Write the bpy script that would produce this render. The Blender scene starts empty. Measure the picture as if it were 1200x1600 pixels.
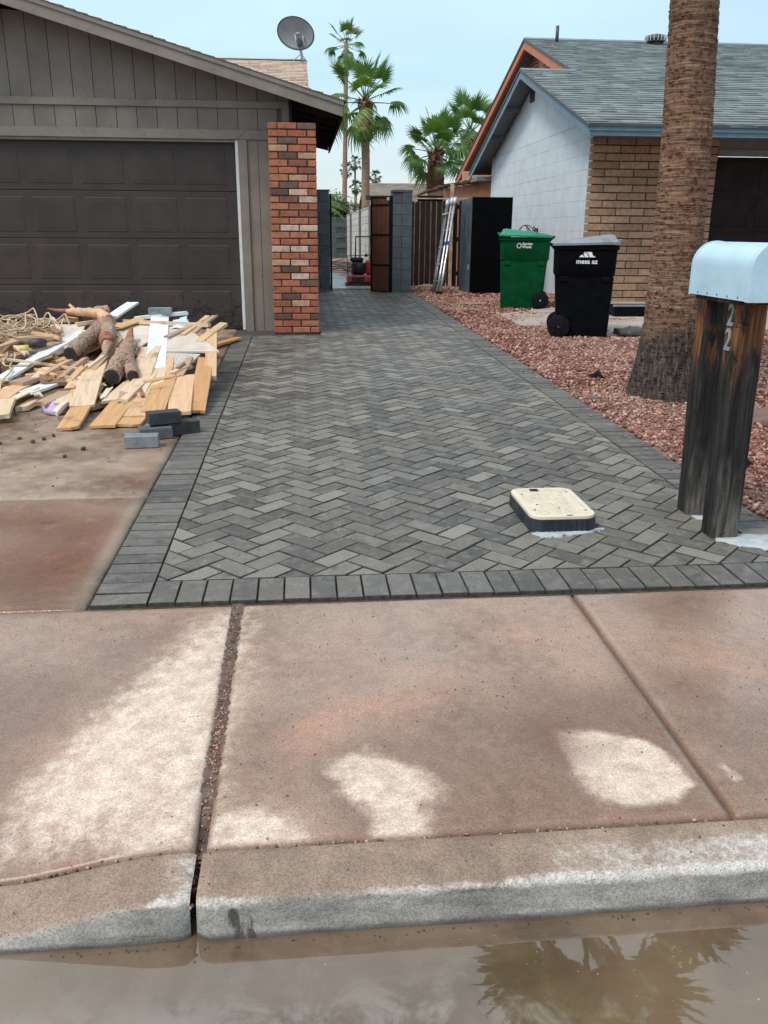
import bpy, math, random
import numpy as np
from mathutils import Vector, Matrix
random.seed(7); RNG = np.random.default_rng(11)
S = bpy.context.scene; COL = S.collection
rad = math.radians

# ------------------------------------------------------------------ camera, sky, sun, exposure
cam_d = bpy.data.cameras.new('camera'); cam = bpy.data.objects.new('camera', cam_d); COL.objects.link(cam)
Rw = Matrix(((0.9955135, 0.0240498, -0.0915117), (-0.0944503, 0.3103366, -0.9459230), (0.0056501, 0.9503225, 0.3112158)))
cam.matrix_world = Matrix.Translation((0, 0, 1.42)) @ Rw.to_4x4()
cam_d.sensor_fit = 'VERTICAL'; cam_d.sensor_height = 36.0; cam_d.lens = 36.0 * 1332 / 1600
cam_d.clip_start = 0.05; cam_d.clip_end = 1500
S.camera = cam

SUN_EL, SUN_AZ = rad(54), rad(236)       # azimuth measured from +Y clockwise: the sun stands behind the camera, to the left
W = bpy.data.worlds.new('World'); S.world = W; W.use_nodes = True
wt = W.node_tree; wt.nodes.clear()
wo = wt.nodes.new('ShaderNodeOutputWorld'); bg = wt.nodes.new('ShaderNodeBackground')
sky = wt.nodes.new('ShaderNodeTexSky'); sky.sky_type = 'NISHITA'; sky.sun_disc = False
sky.sun_elevation = SUN_EL; sky.sun_rotation = SUN_AZ; sky.air_density = 1.0; sky.dust_density = 3.0
# thin even overcast in front of the clear sky: pale cyan above, creamy towards the horizon
tc = wt.nodes.new('ShaderNodeTexCoord'); sx = wt.nodes.new('ShaderNodeSeparateXYZ')
wt.links.new(tc.outputs['Generated'], sx.inputs[0])
rp = wt.nodes.new('ShaderNodeValToRGB'); wt.links.new(sx.outputs['Z'], rp.inputs[0])
cr = rp.color_ramp; cr.elements[0].position = 0.0; cr.elements[0].color = (7.0, 6.7, 6.1, 1)
cr.elements[1].position = 1.0; cr.elements[1].color = (7.2, 7.7, 7.9, 1)
e = cr.elements.new(0.06); e.color = (5.6, 6.6, 6.9, 1)
e = cr.elements.new(0.15); e.color = (4.0, 5.75, 6.65, 1); e = cr.elements.new(0.30); e.color = (4.7, 6.2, 6.9, 1)
nz = wt.nodes.new('ShaderNodeTexNoise'); nz.inputs['Scale'].default_value = 2.2; nz.inputs['Detail'].default_value = 4
mp = wt.nodes.new('ShaderNodeMapping'); mp.inputs['Scale'].default_value = (1, 1, 3.5)
wt.links.new(tc.outputs['Generated'], mp.inputs[0]); wt.links.new(mp.outputs[0], nz.inputs[0])
nr = wt.nodes.new('ShaderNodeMapRange'); nr.inputs[1].default_value = 0.3; nr.inputs[2].default_value = 0.7
nr.inputs[3].default_value = 0.58; nr.inputs[4].default_value = 0.97
wt.links.new(nz.outputs[0], nr.inputs[0])
mx = wt.nodes.new('ShaderNodeMixRGB'); wt.links.new(nr.outputs[0], mx.inputs[0])
wt.links.new(sky.outputs[0], mx.inputs[1]); wt.links.new(rp.outputs[0], mx.inputs[2])
wt.links.new(mx.outputs[0], bg.inputs[0]); bg.inputs[1].default_value = 0.10
wt.links.new(bg.outputs[0], wo.inputs[0])
sd = bpy.data.lights.new('sun', 'SUN'); sd.energy = 1.5; sd.angle = rad(16); sd.color = (1.0, 0.92, 0.82)
sun = bpy.data.objects.new('sun', sd); COL.objects.link(sun)
sdir = Vector((math.sin(SUN_AZ) * math.cos(SUN_EL), math.cos(SUN_AZ) * math.cos(SUN_EL), math.sin(SUN_EL)))
sun.rotation_euler = sdir.to_track_quat('Z', 'Y').to_euler()
S.view_settings.view_transform = 'Standard'; S.view_settings.look = 'None'
S.view_settings.exposure = 0.72; S.view_settings.gamma = 1.0; S.view_settings.use_curve_mapping = False

# ------------------------------------------------------------------ helpers: objects
ORG = {}
def tag(o, label=None, cat=None, group=None, kind=None):
    if label: o['label'] = label
    if cat: o['category'] = cat
    if group: o['group'] = group
    if kind: o['kind'] = kind
    return o
def thing(name, loc, label, cat, group=None, rz=0.0):
    o = bpy.data.objects.new(name, None); o.empty_display_size = 0.1; COL.objects.link(o)
    o.location = loc; o.rotation_euler = (0, 0, rz); ORG[o] = Vector(loc) if rz == 0 else Vector((0, 0, 0))
    return tag(o, label, cat, group)
def link(name, me, parent=None, loc=None, rot=None, color=None):
    o = bpy.data.objects.new(name, me); COL.objects.link(o)
    if parent is not None: o.parent = parent
    if loc is not None: o.location = loc
    if rot is not None: o.rotation_euler = rot
    if color is not None: o.color = (*color, 1)
    return o
class MB:
    """collects shapes (world coordinates, or local ones under a turned thing) and links them as one mesh object"""
    def __init__(s): s.v = []; s.f = []
    def add(s, vs, fs, m=None):
        n = len(s.v)
        s.v += [tuple(m @ Vector(p)) if m is not None else tuple(p) for p in vs]
        s.f += [tuple(i + n for i in f) for f in fs]; return s
    def box(s, a, b, m=None, ch=0.0):
        (x0, y0, z0), (x1, y1, z1) = a, b
        if ch <= 0:
            vs = [(x0,y0,z0),(x1,y0,z0),(x1,y1,z0),(x0,y1,z0),(x0,y0,z1),(x1,y0,z1),(x1,y1,z1),(x0,y1,z1)]
            return s.add(vs, [(0,3,2,1),(4,5,6,7),(0,1,5,4),(1,2,6,5),(2,3,7,6),(3,0,4,7)], m)
        c = ch; vs = []
        for x, sx_ in ((x0, 1), (x1, -1)):
            for y, sy in ((y0, 1), (y1, -1)):
                for z, sz in ((z0, 1), (z1, -1)):
                    vs += [(x, y + sy*c, z + sz*c), (x + sx_*c, y, z + sz*c), (x + sx_*c, y + sy*c, z)]
        I = lambda i, j, k, t: ((i*2 + j)*2 + k)*3 + t
        fs = []
        for i in (0, 1): fs.append(tuple(I(i, *jk, 0) for jk in ((0,0),(1,0),(1,1),(0,1)))[::(1 if i else -1)])
        for j in (0, 1): fs.append(tuple(I(ik[0], j, ik[1], 1) for ik in ((0,0),(1,0),(1,1),(0,1)))[::(-1 if j else 1)])
        for k in (0, 1): fs.append(tuple(I(ij[0], ij[1], k, 2) for ij in ((0,0),(1,0),(1,1),(0,1)))[::(1 if k else -1)])
        for i in (0, 1):
            for j in (0, 1):
                q = (I(i,j,0,0), I(i,j,1,0), I(i,j,1,1), I(i,j,0,1)); fs.append(q if (i ^ j) else q[::-1])
        for i in (0, 1):
            for k in (0, 1):
                q = (I(i,0,k,0), I(i,1,k,0), I(i,1,k,2), I(i,0,k,2)); fs.append(q if not (i ^ k) else q[::-1])
        for j in (0, 1):
            for k in (0, 1):
                q = (I(0,j,k,1), I(1,j,k,1), I(1,j,k,2), I(0,j,k,2)); fs.append(q if (j ^ k) else q[::-1])
        for i in (0, 1):
            for j in (0, 1):
                for k in (0, 1):
                    q = (I(i,j,k,0), I(i,j,k,1), I(i,j,k,2)); fs.append(q if (i ^ j ^ k) else q[::-1])
        return s.add(vs, fs, m)
    def prism(s, poly, axis, a, b, m=None):
        """poly: list of 2-D points, extruded along axis 'x','y' or 'z' from a to b"""
        def P(p, t):
            return {'x': (t, p[0], p[1]), 'y': (p[0], t, p[1]), 'z': (p[0], p[1], t)}[axis]
        n = len(poly); vs = [P(p, a) for p in poly] + [P(p, b) for p in poly]
        fs = [tuple(range(n))[::-1], tuple(range(n, 2*n))] + [(i, (i+1) % n, (i+1) % n + n, i + n) for i in range(n)]
        return s.add(vs, fs, m)
    def tube(s, pts, r, n=8, m=None, cap=True):
        pts = [Vector(p) for p in pts]; rs = r if isinstance(r, (list, tuple)) else [r]*len(pts)
        vs = []; up = Vector((0, 0, 1))
        for i, p in enumerate(pts):
            d = (pts[min(i+1, len(pts)-1)] - pts[max(i-1, 0)]).normalized()
            a = d.cross(up if abs(d.z) < 0.95 else Vector((1, 0, 0))).normalized(); b = d.cross(a)
            vs += [tuple(p + (a*math.cos(t) + b*math.sin(t))*rs[i]) for t in (2*math.pi*k/n for k in range(n))]
        fs = [(i*n+k, i*n+(k+1) % n, (i+1)*n+(k+1) % n, (i+1)*n+k) for i in range(len(pts)-1) for k in range(n)]
        if cap: fs += [tuple(range(n))[::-1], tuple(range((len(pts)-1)*n, len(pts)*n))]
        return s.add(vs, fs, m)
    def build(s, name, mat, parent=None, smooth=False, color=None, bevel=0.0):
        o0 = Vector((0, 0, 0)); q = parent
        while q is not None:
            if q in ORG: o0 = ORG[q]; break
            q = q.parent
        me = bpy.data.meshes.new(name); me.from_pydata([tuple(Vector(v) - o0) for v in s.v], [], s.f); me.update()
        if mat is not None: me.materials.append(mat)
        if smooth: me.shade_smooth()
        o = link(name, me, parent, color=color)
        if bevel: bv = o.modifiers.new('bevel', 'BEVEL'); bv.width = bevel; bv.segments = 2; bv.limit_method = 'ANGLE'; bv.angle_limit = rad(35)
        return o
def np_mesh(name, V, F, mat, parent=None, attrs=None, smooth=False, kind=None):
    me = bpy.data.meshes.new(name); V = np.asarray(V, np.float32); F = np.asarray(F, np.int32)
    k = F.shape[1]
    me.vertices.add(len(V)); me.vertices.foreach_set('co', V.ravel())
    me.loops.add(F.size); me.loops.foreach_set('vertex_index', F.ravel())
    me.polygons.add(len(F)); me.polygons.foreach_set('loop_start', np.arange(0, F.size, k, dtype=np.int32))
    me.polygons.foreach_set('loop_total', np.full(len(F), k, np.int32)); me.update(calc_edges=True)
    for an, av in (attrs or {}).items():
        a = me.attributes.new(an, 'FLOAT', 'POINT'); a.data.foreach_set('value', np.asarray(av, np.float32))
    me.materials.append(mat)
    if smooth: me.shade_smooth()
    o = link(name, me, parent)
    if kind: o['kind'] = kind
    return o

# ------------------------------------------------------------------ helpers: materials
class Mt:
    def __init__(s, name, disp=False):
        s.m = bpy.data.materials.new(name); s.m.use_nodes = True; s.t = s.m.node_tree
        s.b = s.t.nodes['Principled BSDF']; s.tc = s.n('ShaderNodeTexCoord'); s.geo = None
    def n(s, typ, **kw):
        nd = s.t.nodes.new(typ)
        for k, v in kw.items(): setattr(nd, k, v)
        return nd
    def put(s, sock, v):
        if isinstance(v, bpy.types.NodeSocket): s.t.links.new(v, sock)
        elif isinstance(v, (tuple, list)) and sock.type == 'RGBA' and len(v) == 3: sock.default_value = (*v, 1)
        else: sock.default_value = v
    def coord(s, kind='Object', scale=(1, 1, 1), rot=(0, 0, 0), rnd=False):
        if kind == 'World':
            if s.geo is None: s.geo = s.n('ShaderNodeNewGeometry')
            c = s.geo.outputs['Position']
        else: c = s.tc.outputs[kind]
        mp = s.n('ShaderNodeMapping'); s.put(mp.inputs[0], c); mp.inputs['Scale'].default_value = scale; mp.inputs['Rotation'].default_value = rot
        if rnd:
            oi = s.n('ShaderNodeObjectInfo'); mu = s.n('ShaderNodeMath', operation='MULTIPLY'); mu.inputs[1].default_value = 37.0
            s.put(mu.inputs[0], oi.outputs['Random']); s.put(mp.inputs['Location'], mu.outputs[0])
        return mp.outputs[0]
    def noise(s, co, scale, detail=5, rough=0.55, dist=0.0):
        nd = s.n('ShaderNodeTexNoise'); s.put(nd.inputs['Vector'], co); nd.inputs['Scale'].default_value = scale
        nd.inputs['Detail'].default_value = detail; nd.inputs['Roughness'].default_value = rough; nd.inputs['Distortion'].default_value = dist
        return nd.outputs['Fac']
    def vor(s, co, scale, feature='F1', out='Distance', rnd=1.0):
        nd = s.n('ShaderNodeTexVoronoi', feature=feature); s.put(nd.inputs['Vector'], co); nd.inputs['Scale'].default_value = scale
        nd.inputs['Randomness'].default_value = rnd; return nd.outputs[out]
    def math(s, op, a, b=0.0, clamp=False):
        nd = s.n('ShaderNodeMath', operation=op); nd.use_clamp = clamp; s.put(nd.inputs[0], a); s.put(nd.inputs[1], b); return nd.outputs[0]
    def rng(s, v, a, b, c=0.0, d=1.0, smooth=True):
        nd = s.n('ShaderNodeMapRange'); nd.interpolation_type = 'SMOOTHSTEP' if smooth else 'LINEAR'
        for i, q in enumerate((v, a, b, c, d)): s.put(nd.inputs[i], q)
        return nd.outputs[0]
    def mix(s, f, a, b, mode='MIX'):
        nd = s.n('ShaderNodeMixRGB', blend_type=mode); s.put(nd.inputs[0], f); s.put(nd.inputs[1], a); s.put(nd.inputs[2], b); return nd.outputs[0]
    def ramp(s, f, stops):
        nd = s.n('ShaderNodeValToRGB'); s.put(nd.inputs[0], f); e = nd.color_ramp.elements
        while len(e) < len(stops): e.new(0.5)
        for i, (p, c) in enumerate(stops): e[i].position = p; e[i].color = (*c, 1)
        return nd.outputs[0]
    def attr(s, name): nd = s.n('ShaderNodeAttribute'); nd.attribute_name = name; return nd.outputs['Fac']
    def objcol(s): return s.n('ShaderNodeObjectInfo').outputs['Color']
    def objrnd(s): return s.n('ShaderNodeObjectInfo').outputs['Random']
    def island(s):
        if s.geo is None: s.geo = s.n('ShaderNodeNewGeometry')
        return s.geo.outputs['Random Per Island']
    def sep(s, co, ax): nd = s.n('ShaderNodeSeparateXYZ'); s.put(nd.inputs[0], co); return nd.outputs[ax]
    def bump(s, h, strength=0.3, dist=0.01, prev=None):
        nd = s.n('ShaderNodeBump'); s.put(nd.inputs['Height'], h); nd.inputs['Strength'].default_value = strength; nd.inputs['Distance'].default_value = dist
        if prev is not None: s.put(nd.inputs['Normal'], prev)
        return nd.outputs[0]
    def out(s, color, rough=0.7, normal=None, metal=0.0, spec=0.5, coat=None):
        s.put(s.b.inputs['Base Color'], color); s.put(s.b.inputs['Roughness'], rough); s.put(s.b.inputs['Metallic'], metal)
        s.put(s.b.inputs['Specular IOR Level'], spec)
        if normal is not None: s.put(s.b.inputs['Normal'], normal)
        return s.m
def plain(name, c, rough=0.6, var=0.25, scale=8.0, bump=0.15, bscale=60.0, metal=0.0, spec=0.5, rnd=0.0, stretch=(1, 1, 1), coords='Object', dirt=None):
    M = Mt(name); co = M.coord(coords, stretch, rnd=(coords == 'Object'))
    n1 = M.noise(co, scale, 6); n2 = M.noise(co, bscale, 4)
    f = M.rng(n1, 0.3, 0.7, 0, 1)
    base = M.mix(f, tuple(x*(1-var) for x in c), tuple(min(1, x*(1+var)) for x in c))
    if dirt: base = M.mix(M.rng(M.noise(co, scale*0.6, 8, 0.7), 0.52, 0.72, 0, dirt[1]), base, dirt[0])
    if rnd: base = M.mix(1.0, base, M.mix(M.math('ADD', M.objrnd(), M.island()) if False else M.objrnd(), (1-rnd,)*3, (1+rnd,)*3), 'MULTIPLY')
    r = M.rng(n2, 0.2, 0.8, max(0.02, rough-0.1), min(1, rough+0.1))
    return M.out(base, r, M.bump(n2, bump, 0.006), metal, spec)

def mat_walk():
    M = Mt('walk_concrete'); co = M.coord('World')
    n1 = M.noise(co, 3.0, 8, 0.62); n2 = M.noise(co, 22, 6, 0.65); n3 = M.noise(co, 160, 4, 0.6)
    vs = M.vor(co, 330, out='Color')
    wet = M.mix(M.rng(n1, 0.3, 0.7), (0.205, 0.128, 0.091), (0.365, 0.240, 0.178))
    wet = M.mix(M.rng(M.noise(co, 1.1, 5, 0.6), 0.42, 0.66, 0, 0.55), wet, (0.275, 0.215, 0.190))
    wet = M.mix(M.rng(n2, 0.35, 0.7, 0, 0.5), wet, (0.38, 0.268, 0.205))
    dry = M.mix(M.rng(n2, 0.3, 0.7), (0.50, 0.40, 0.33), (0.67, 0.565, 0.485))
    d = M.math('ADD', M.attr('dry'), M.math('MULTIPLY', M.math('SUBTRACT', n2, 0.5), 0.8))
    d = M.math('ADD', d, M.math('MULTIPLY', M.math('SUBTRACT', n3, 0.5), 0.35))
    d = M.math('MULTIPLY', M.rng(d, 0.18, 0.84), M.rng(M.noise(co, 9, 7, 0.7), 0.28, 0.6, 0.55, 1.0))
    c = M.mix(d, wet, dry)
    c = M.mix(M.math('MULTIPLY', M.attr('damp'), M.rng(n1, 0.25, 0.65, 0.45, 1.0)), c, M.mix(1.0, c, (0.62, 0.60, 0.60), 'MULTIPLY'))
    c = M.mix(M.math('MULTIPLY', M.attr('rust'), M.rng(n2, 0.25, 0.7, 0.35, 1)), c, (0.46, 0.245, 0.165))
    c = M.mix(M.math('MULTIPLY', M.attr('mud'), M.rng(n2, 0.25, 0.7, 0.3, 0.9)), c, (0.135, 0.070, 0.050))
    grain = M.mix(1.0, c, M.ramp(M.sep(vs, 0), [(0, (0.72, 0.72, 0.72)), (0.5, (1, 1, 1)), (1, (1.22, 1.2, 1.16))]), 'MULTIPLY')
    pit = M.rng(M.vor(co, 75), 0.10, 0.16, 0.5, 1.0); pm = M.rng(M.noise(co, 14, 3), 0.55, 0.62)
    grain = M.mix(pm, grain, M.mix(1.0, grain, pit, 'MULTIPLY'))
    rr = M.rng(n1, 0.38, 0.62, 0.07, 0.27); rough = M.mix(M.math('MAXIMUM', d, M.math('MULTIPLY', M.attr('mud'), 0.7)), rr, (0.9,)*3)
    h = M.math('ADD', M.math('MULTIPLY', n3, 0.5), M.math('MULTIPLY', n2, 0.6))
    return M.out(grain, rough, M.bump(h, 0.25, 0.005))
def mat_curb():
    M = Mt('curb_concrete'); co = M.coord('World')
    n1 = M.noise(co, 5, 8, 0.65); n2 = M.noise(co, 45, 6, 0.7); n3 = M.noise(co, 170, 4)
    st = M.noise(M.coord('World', (16, 16, 1.5)), 1.0, 5, 0.6)
    top = M.mix(M.rng(n1, 0.3, 0.7), (0.190, 0.132, 0.098), (0.315, 0.235, 0.182))
    face = M.mix(M.rng(n1, 0.3, 0.7), (0.195, 0.190, 0.180), (0.360, 0.345, 0.320))
    face = M.mix(M.math('MULTIPLY', M.rng(st, 0.52, 0.60), M.attr('streak')), face, (0.075, 0.066, 0.058))
    c = M.mix(M.attr('face'), top, face)
    lime = M.math('MULTIPLY', M.rng(M.math('ADD', M.math('ADD', M.attr('lime'), M.math('MULTIPLY', M.math('SUBTRACT', n1, 0.5), 0.9)), M.math('MULTIPLY', M.math('SUBTRACT', n2, 0.5), 0.9)), 0.42, 0.95), 0.9)
    c = M.mix(lime, c, M.mix(M.rng(n2, 0.3, 0.7), (0.40, 0.375, 0.35), (0.56, 0.535, 0.51)))
    pits = M.rng(M.vor(co, 95), 0.12, 0.22, 0.25, 1.0)
    c = M.mix(M.math('MULTIPLY', M.attr('edge'), 0.9), c, M.mix(1.0, c, pits, 'MULTIPLY'))
    c = M.mix(1.0, c, M.ramp(M.sep(M.vor(co, 300, out='Color'), 0), [(0, (0.7,)*3), (0.5, (1,)*3), (1, (1.25,)*3)]), 'MULTIPLY')
    c = M.mix(M.math('MULTIPLY', M.attr('damp'), 0.85), c, (0.045, 0.042, 0.040))
    return M.out(c, M.rng(n1, 0.3, 0.7, 0.55, 0.85), M.bump(M.math('ADD', n3, M.math('MULTIPLY', n2, 0.5)), 0.35, 0.005))
def mat_drive():
    M = Mt('drive_concrete'); co = M.coord('World')
    n1 = M.noise(co, 1.6, 8, 0.6); n2 = M.noise(co, 9, 7, 0.65); n3 = M.noise(co, 120, 4)
    c = M.mix(M.rng(n1, 0.35, 0.62), (0.165, 0.112, 0.082), (0.345, 0.262, 0.200))
    c = M.mix(M.rng(n2, 0.45, 0.75, 0, 0.65), c, (0.40, 0.325, 0.275))
    mud = M.math('MULTIPLY', M.attr('mud'), M.rng(n2, 0.2, 0.6, 0.6, 1))
    c = M.mix(mud, c, M.mix(M.rng(n2, 0.3, 0.7), (0.130, 0.050, 0.028), (0.195, 0.088, 0.053)))
    c = M.mix(M.math('MULTIPLY', M.rng(M.noise(co, 4, 8, 0.75), 0.58, 0.72), 0.6), c, (0.06, 0.048, 0.04))
    c = M.mix(1.0, c, M.ramp(M.sep(M.vor(co, 300, out='Color'), 0), [(0, (0.8,)*3), (1, (1.2,)*3)]), 'MULTIPLY')
    return M.out(c, M.mix(mud, M.rng(n1, 0.35, 0.65, 0.25, 0.7), (0.10,)*3), M.bump(M.math('ADD', n3, n2), 0.25, 0.006))
def mat_paver(name='paver_stone', k=1.0):
    M = Mt(name); co = M.coord('World')
    r = M.math('FRACT', M.math('ADD', M.objrnd(), M.island()))
    n1 = M.noise(co, 2.1, 6, 0.6); n2 = M.noise(co, 16, 7, 0.7); n3 = M.noise(co, 230, 4, 0.6)
    c = M.ramp(r, [(0.0, (0.050, 0.047, 0.045)), (0.22, (0.078, 0.073, 0.068)), (0.5, (0.116, 0.108, 0.097)), (0.8, (0.168, 0.155, 0.137)), (1.0, (0.235, 0.216, 0.188))])
    if k != 1.0: c = M.mix(1.0, M.mix(0.45, c, (0.10, 0.10, 0.10)), (k, k*1.01, k*1.03), 'MULTIPLY')
    c = M.mix(M.rng(n1, 0.35, 0.7, 0, 0.4*k), c, (0.175, 0.166, 0.148))
    c = M.mix(M.rng(n2, 0.45, 0.72, 0, 0.62*k), c, (0.235, 0.224, 0.202))
    c = M.mix(M.rng(M.noise(co, 7, 8, 0.72), 0.54, 0.74, 0, 0.8), c, (0.040, 0.040, 0.041))
    c = M.mix(M.rng(n3, 0.62, 0.72, 0, 0.5), c, (0.22, 0.215, 0.205))
    c = M.mix(1.0, c, M.ramp(M.sep(M.vor(co, 380, out='Color'), 0), [(0, (0.65,)*3), (0.5, (1,)*3), (1, (1.3,)*3)]), 'MULTIPLY')
    return M.out(c, M.rng(n1, 0.3, 0.7, 0.38, 0.72), M.bump(M.math('ADD', n3, M.math('MULTIPLY', n2, 0.6)), 0.5, 0.004), 0, 0.45)
def mat_gravel():
    M = Mt('red_gravel'); r = M.island(); co = M.coord('World')
    c = M.ramp(r, [(0, (0.062, 0.020, 0.014)), (0.3, (0.155, 0.050, 0.033)), (0.55, (0.245, 0.094, 0.064)), (0.8, (0.36, 0.185, 0.138)), (1.0, (0.52, 0.38, 0.32))])
    c = M.mix(M.rng(M.noise(co, 0.8, 5), 0.42, 0.68, 0, 0.4), c, (0.46, 0.31, 0.255))
    return M.out(c, 0.75, M.bump(M.noise(co, 220, 3), 0.5, 0.003))
def mat_brick(name='fired_brick', chip=0.35):
    M = Mt(name); co = M.coord('World')
    n1 = M.noise(co, 16, 6, 0.7); n2 = M.noise(co, 120, 5, 0.65)
    c = M.mix(1.0, M.objcol(), M.ramp(n1, [(0.28, (0.55, 0.52, 0.52)), (0.5, (1, 1, 1)), (0.72, (1.32, 1.28, 1.24))]), 'MULTIPLY')
    c = M.mix(M.rng(M.noise(co, 40, 5, 0.8), 0.60, 0.72, 0, chip), c, (0.05, 0.035, 0.03))
    return M.out(c, 0.85, M.bump(M.math('ADD', n2, n1), 0.55, 0.006))
def mat_wood(name, tint=(1, 1, 1), usecol=True, rough=0.65, dark=0.5, dirt=0.35):
    """sawn timber, grain along local X"""
    M = Mt(name); co = M.coord('Object', (1.2, 22, 22), rnd=True); cb = M.coord('Object', rnd=True)
    g = M.noise(co, 2.2, 6, 0.65, 0.6); k = M.noise(cb, 3.5, 6, 0.65)
    base = M.objcol() if usecol else tint
    c = M.mix(1.0, base, M.ramp(g, [(0.2, (dark, dark*0.92, dark*0.85)), (0.5, (0.96, 0.95, 0.94)), (0.8, (1.12, 1.11, 1.08))]), 'MULTIPLY')
    c = M.mix(M.rng(k, 0.55, 0.72, 0, dirt), c, (0.07, 0.045, 0.03))
    return M.out(c, rough, M.bump(g, 0.3, 0.004))
def mat_siding():
    M = Mt('siding_paint'); co = M.coord('World', (7, 7, 0.9)); cw = M.coord('World')
    g = M.noise(co, 3, 6, 0.6); k = M.noise(cw, 2.2, 7, 0.65); k2 = M.noise(cw, 14, 5, 0.7)
    c = M.mix(M.rng(k, 0.3, 0.7), (0.158, 0.138, 0.120), (0.215, 0.189, 0.166))
    c = M.mix(1.0, c, M.mix(M.objrnd(), (0.90,)*3, (1.08,)*3), 'MULTIPLY')
    c = M.mix(M.rng(k2, 0.60, 0.78, 0, 0.45), c, (0.05, 0.045, 0.04))
    return M.out(c, 0.7, M.bump(g, 0.35, 0.004))
def mat_trim():
    M = Mt('trim_paint'); cw = M.coord('World'); k = M.noise(cw, 3.0, 7, 0.7); g = M.noise(M.coord('World', (1.5, 12, 12)), 3, 6)
    c = M.mix(M.rng(k, 0.3, 0.7), (0.175, 0.152, 0.133), (0.240, 0.212, 0.188))
    c = M.mix(M.rng(M.noise(cw, 22, 6, 0.75), 0.60, 0.70, 0, 0.6), c, (0.045, 0.038, 0.033))
    return M.out(c, 0.72, M.bump(g, 0.3, 0.004))
def mat_garage():
    M = Mt('garage_door_paint'); cw = M.coord('World'); k = M.noise(cw, 2.5, 7, 0.65)
    c = M.mix(M.rng(k, 0.3, 0.7), (0.038, 0.030, 0.029), (0.056, 0.044, 0.042))
    z = M.sep(cw, 2); low = M.rng(z, 0.95, 0.35)          # mud splashed up the lowest panels
    sp = M.rng(M.math('ADD', M.noise(M.coord('World', (1, 1, 1.6)), 17, 6, 0.75), M.math('MULTIPLY', low, 0.22)), 0.68, 0.78)
    c = M.mix(M.math('MULTIPLY', sp, M.rng(z, 1.2, 0.7, 0, 0.85)), c, (0.010, 0.009, 0.009))
    c = M.mix(M.rng(M.noise(cw, 55, 3), 0.72, 0.76, 0, 0.5), c, (0.10, 0.09, 0.085))
    return M.out(c, M.rng(k, 0.3, 0.7, 0.5, 0.68), M.bump(M.noise(M.coord('World', (14, 14, 1)), 6, 5), 0.12, 0.004), 0, 0.3)
def mat_shingle(name, a, b, cdark):
    M = Mt(name); r = M.island(); co = M.coord('World'); n = M.noise(co, 3, 6, 0.6); n2 = M.noise(co, 60, 4, 0.7)
    c = M.mix(r, a, b); c = M.mix(M.rng(n2, 0.4, 0.75, 0, 0.6), c, cdark)
    c = M.mix(M.rng(n, 0.35, 0.7, 0, 0.35), c, tuple(x*1.3 for x in b))
    return M.out(c, 0.85, M.bump(n2, 0.5, 0.006))
def mat_bark():
    M = Mt('palm_bark'); cw = M.coord('Object')
    z = M.sep(cw, 2)
    fib = M.noise(M.coord('Object', (30, 30, 2.2)), 2.0, 6, 0.7, 0.5)      # long upright fibres
    ring = M.noise(M.coord('Object', (2.6, 2.6, 60)), 1.4, 7, 0.7, 0.6)   # close horizontal leaf scars
    cl = M.noise(cw, 3.2, 7, 0.65)
    c = M.mix(M.rng(ring, 0.36, 0.64), (0.115, 0.052, 0.032), (0.375, 0.225, 0.148))
    c = M.mix(M.rng(fib, 0.55, 0.72, 0, 0.4), c, (0.40, 0.30, 0.22))
    c = M.mix(M.rng(cl, 0.52, 0.72, 0, 0.7), c, (0.150, 0.056, 0.030))
    zz = M.math('ADD', z, M.math('MULTIPLY', M.math('SUBTRACT', cl, 0.5), 0.6))
    dk = M.mix(M.rng(fib, 0.42, 0.68), (0.018, 0.016, 0.015), (0.145, 0.120, 0.100))
    c = M.mix(M.rng(zz, 0.74, 0.40, 0, 0.93), c, dk)                                # charred and wetted foot
    return M.out(c, 0.9, M.bump(M.math('ADD', M.math('MULTIPLY', ring, 1.2), fib), 0.9, 0.02))
def mat_post():
    M = Mt('charred_timber'); co = M.coord('Object', (26, 26, 1.6), rnd=True); cb = M.coord('Object', (5, 5, 1.6), rnd=True); z = M.sep(M.coord('Object'), 2)
    g = M.noise(co, 1.8, 7, 0.7, 0.8); k = M.noise(cb, 1.6, 5, 0.6); kn = M.noise(M.coord('Object', rnd=True), 9, 4, 0.6, 1.5)
    black = M.mix(M.rng(g, 0.35, 0.7), (0.008, 0.008, 0.009), (0.040, 0.037, 0.036))
    brown = M.mix(M.rng(g, 0.3, 0.7), (0.030, 0.012, 0.006), (0.27, 0.110, 0.048))
    grey = M.mix(M.rng(g, 0.3, 0.72), (0.030, 0.028, 0.026), (0.190, 0.172, 0.152))
    zt = M.math('ADD', z, M.math('MULTIPLY', M.math('SUBTRACT', k, 0.5), 0.9))
    c = M.mix(M.math('MULTIPLY', M.rng(zt, 0.70, 0.98), M.rng(k, 0.49, 0.58)), black, brown)
    c = M.mix(M.math('MULTIPLY', M.rng(zt, 0.40, 0.0, 0, 0.85), M.rng(M.sep(M.coord('Object'), 1), -0.03, -0.05)), c, grey)
    c = M.mix(M.rng(kn, 0.66, 0.72, 0, 0.9), c, (0.012, 0.009, 0.008))
    c = M.mix(M.rng(M.noise(co, 7, 5, 0.8), 0.68, 0.75, 0, 0.5), c, (0.34, 0.27, 0.21))
    return M.out(c, 0.7, M.bump(g, 0.7, 0.006), 0, 0.2)
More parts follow.
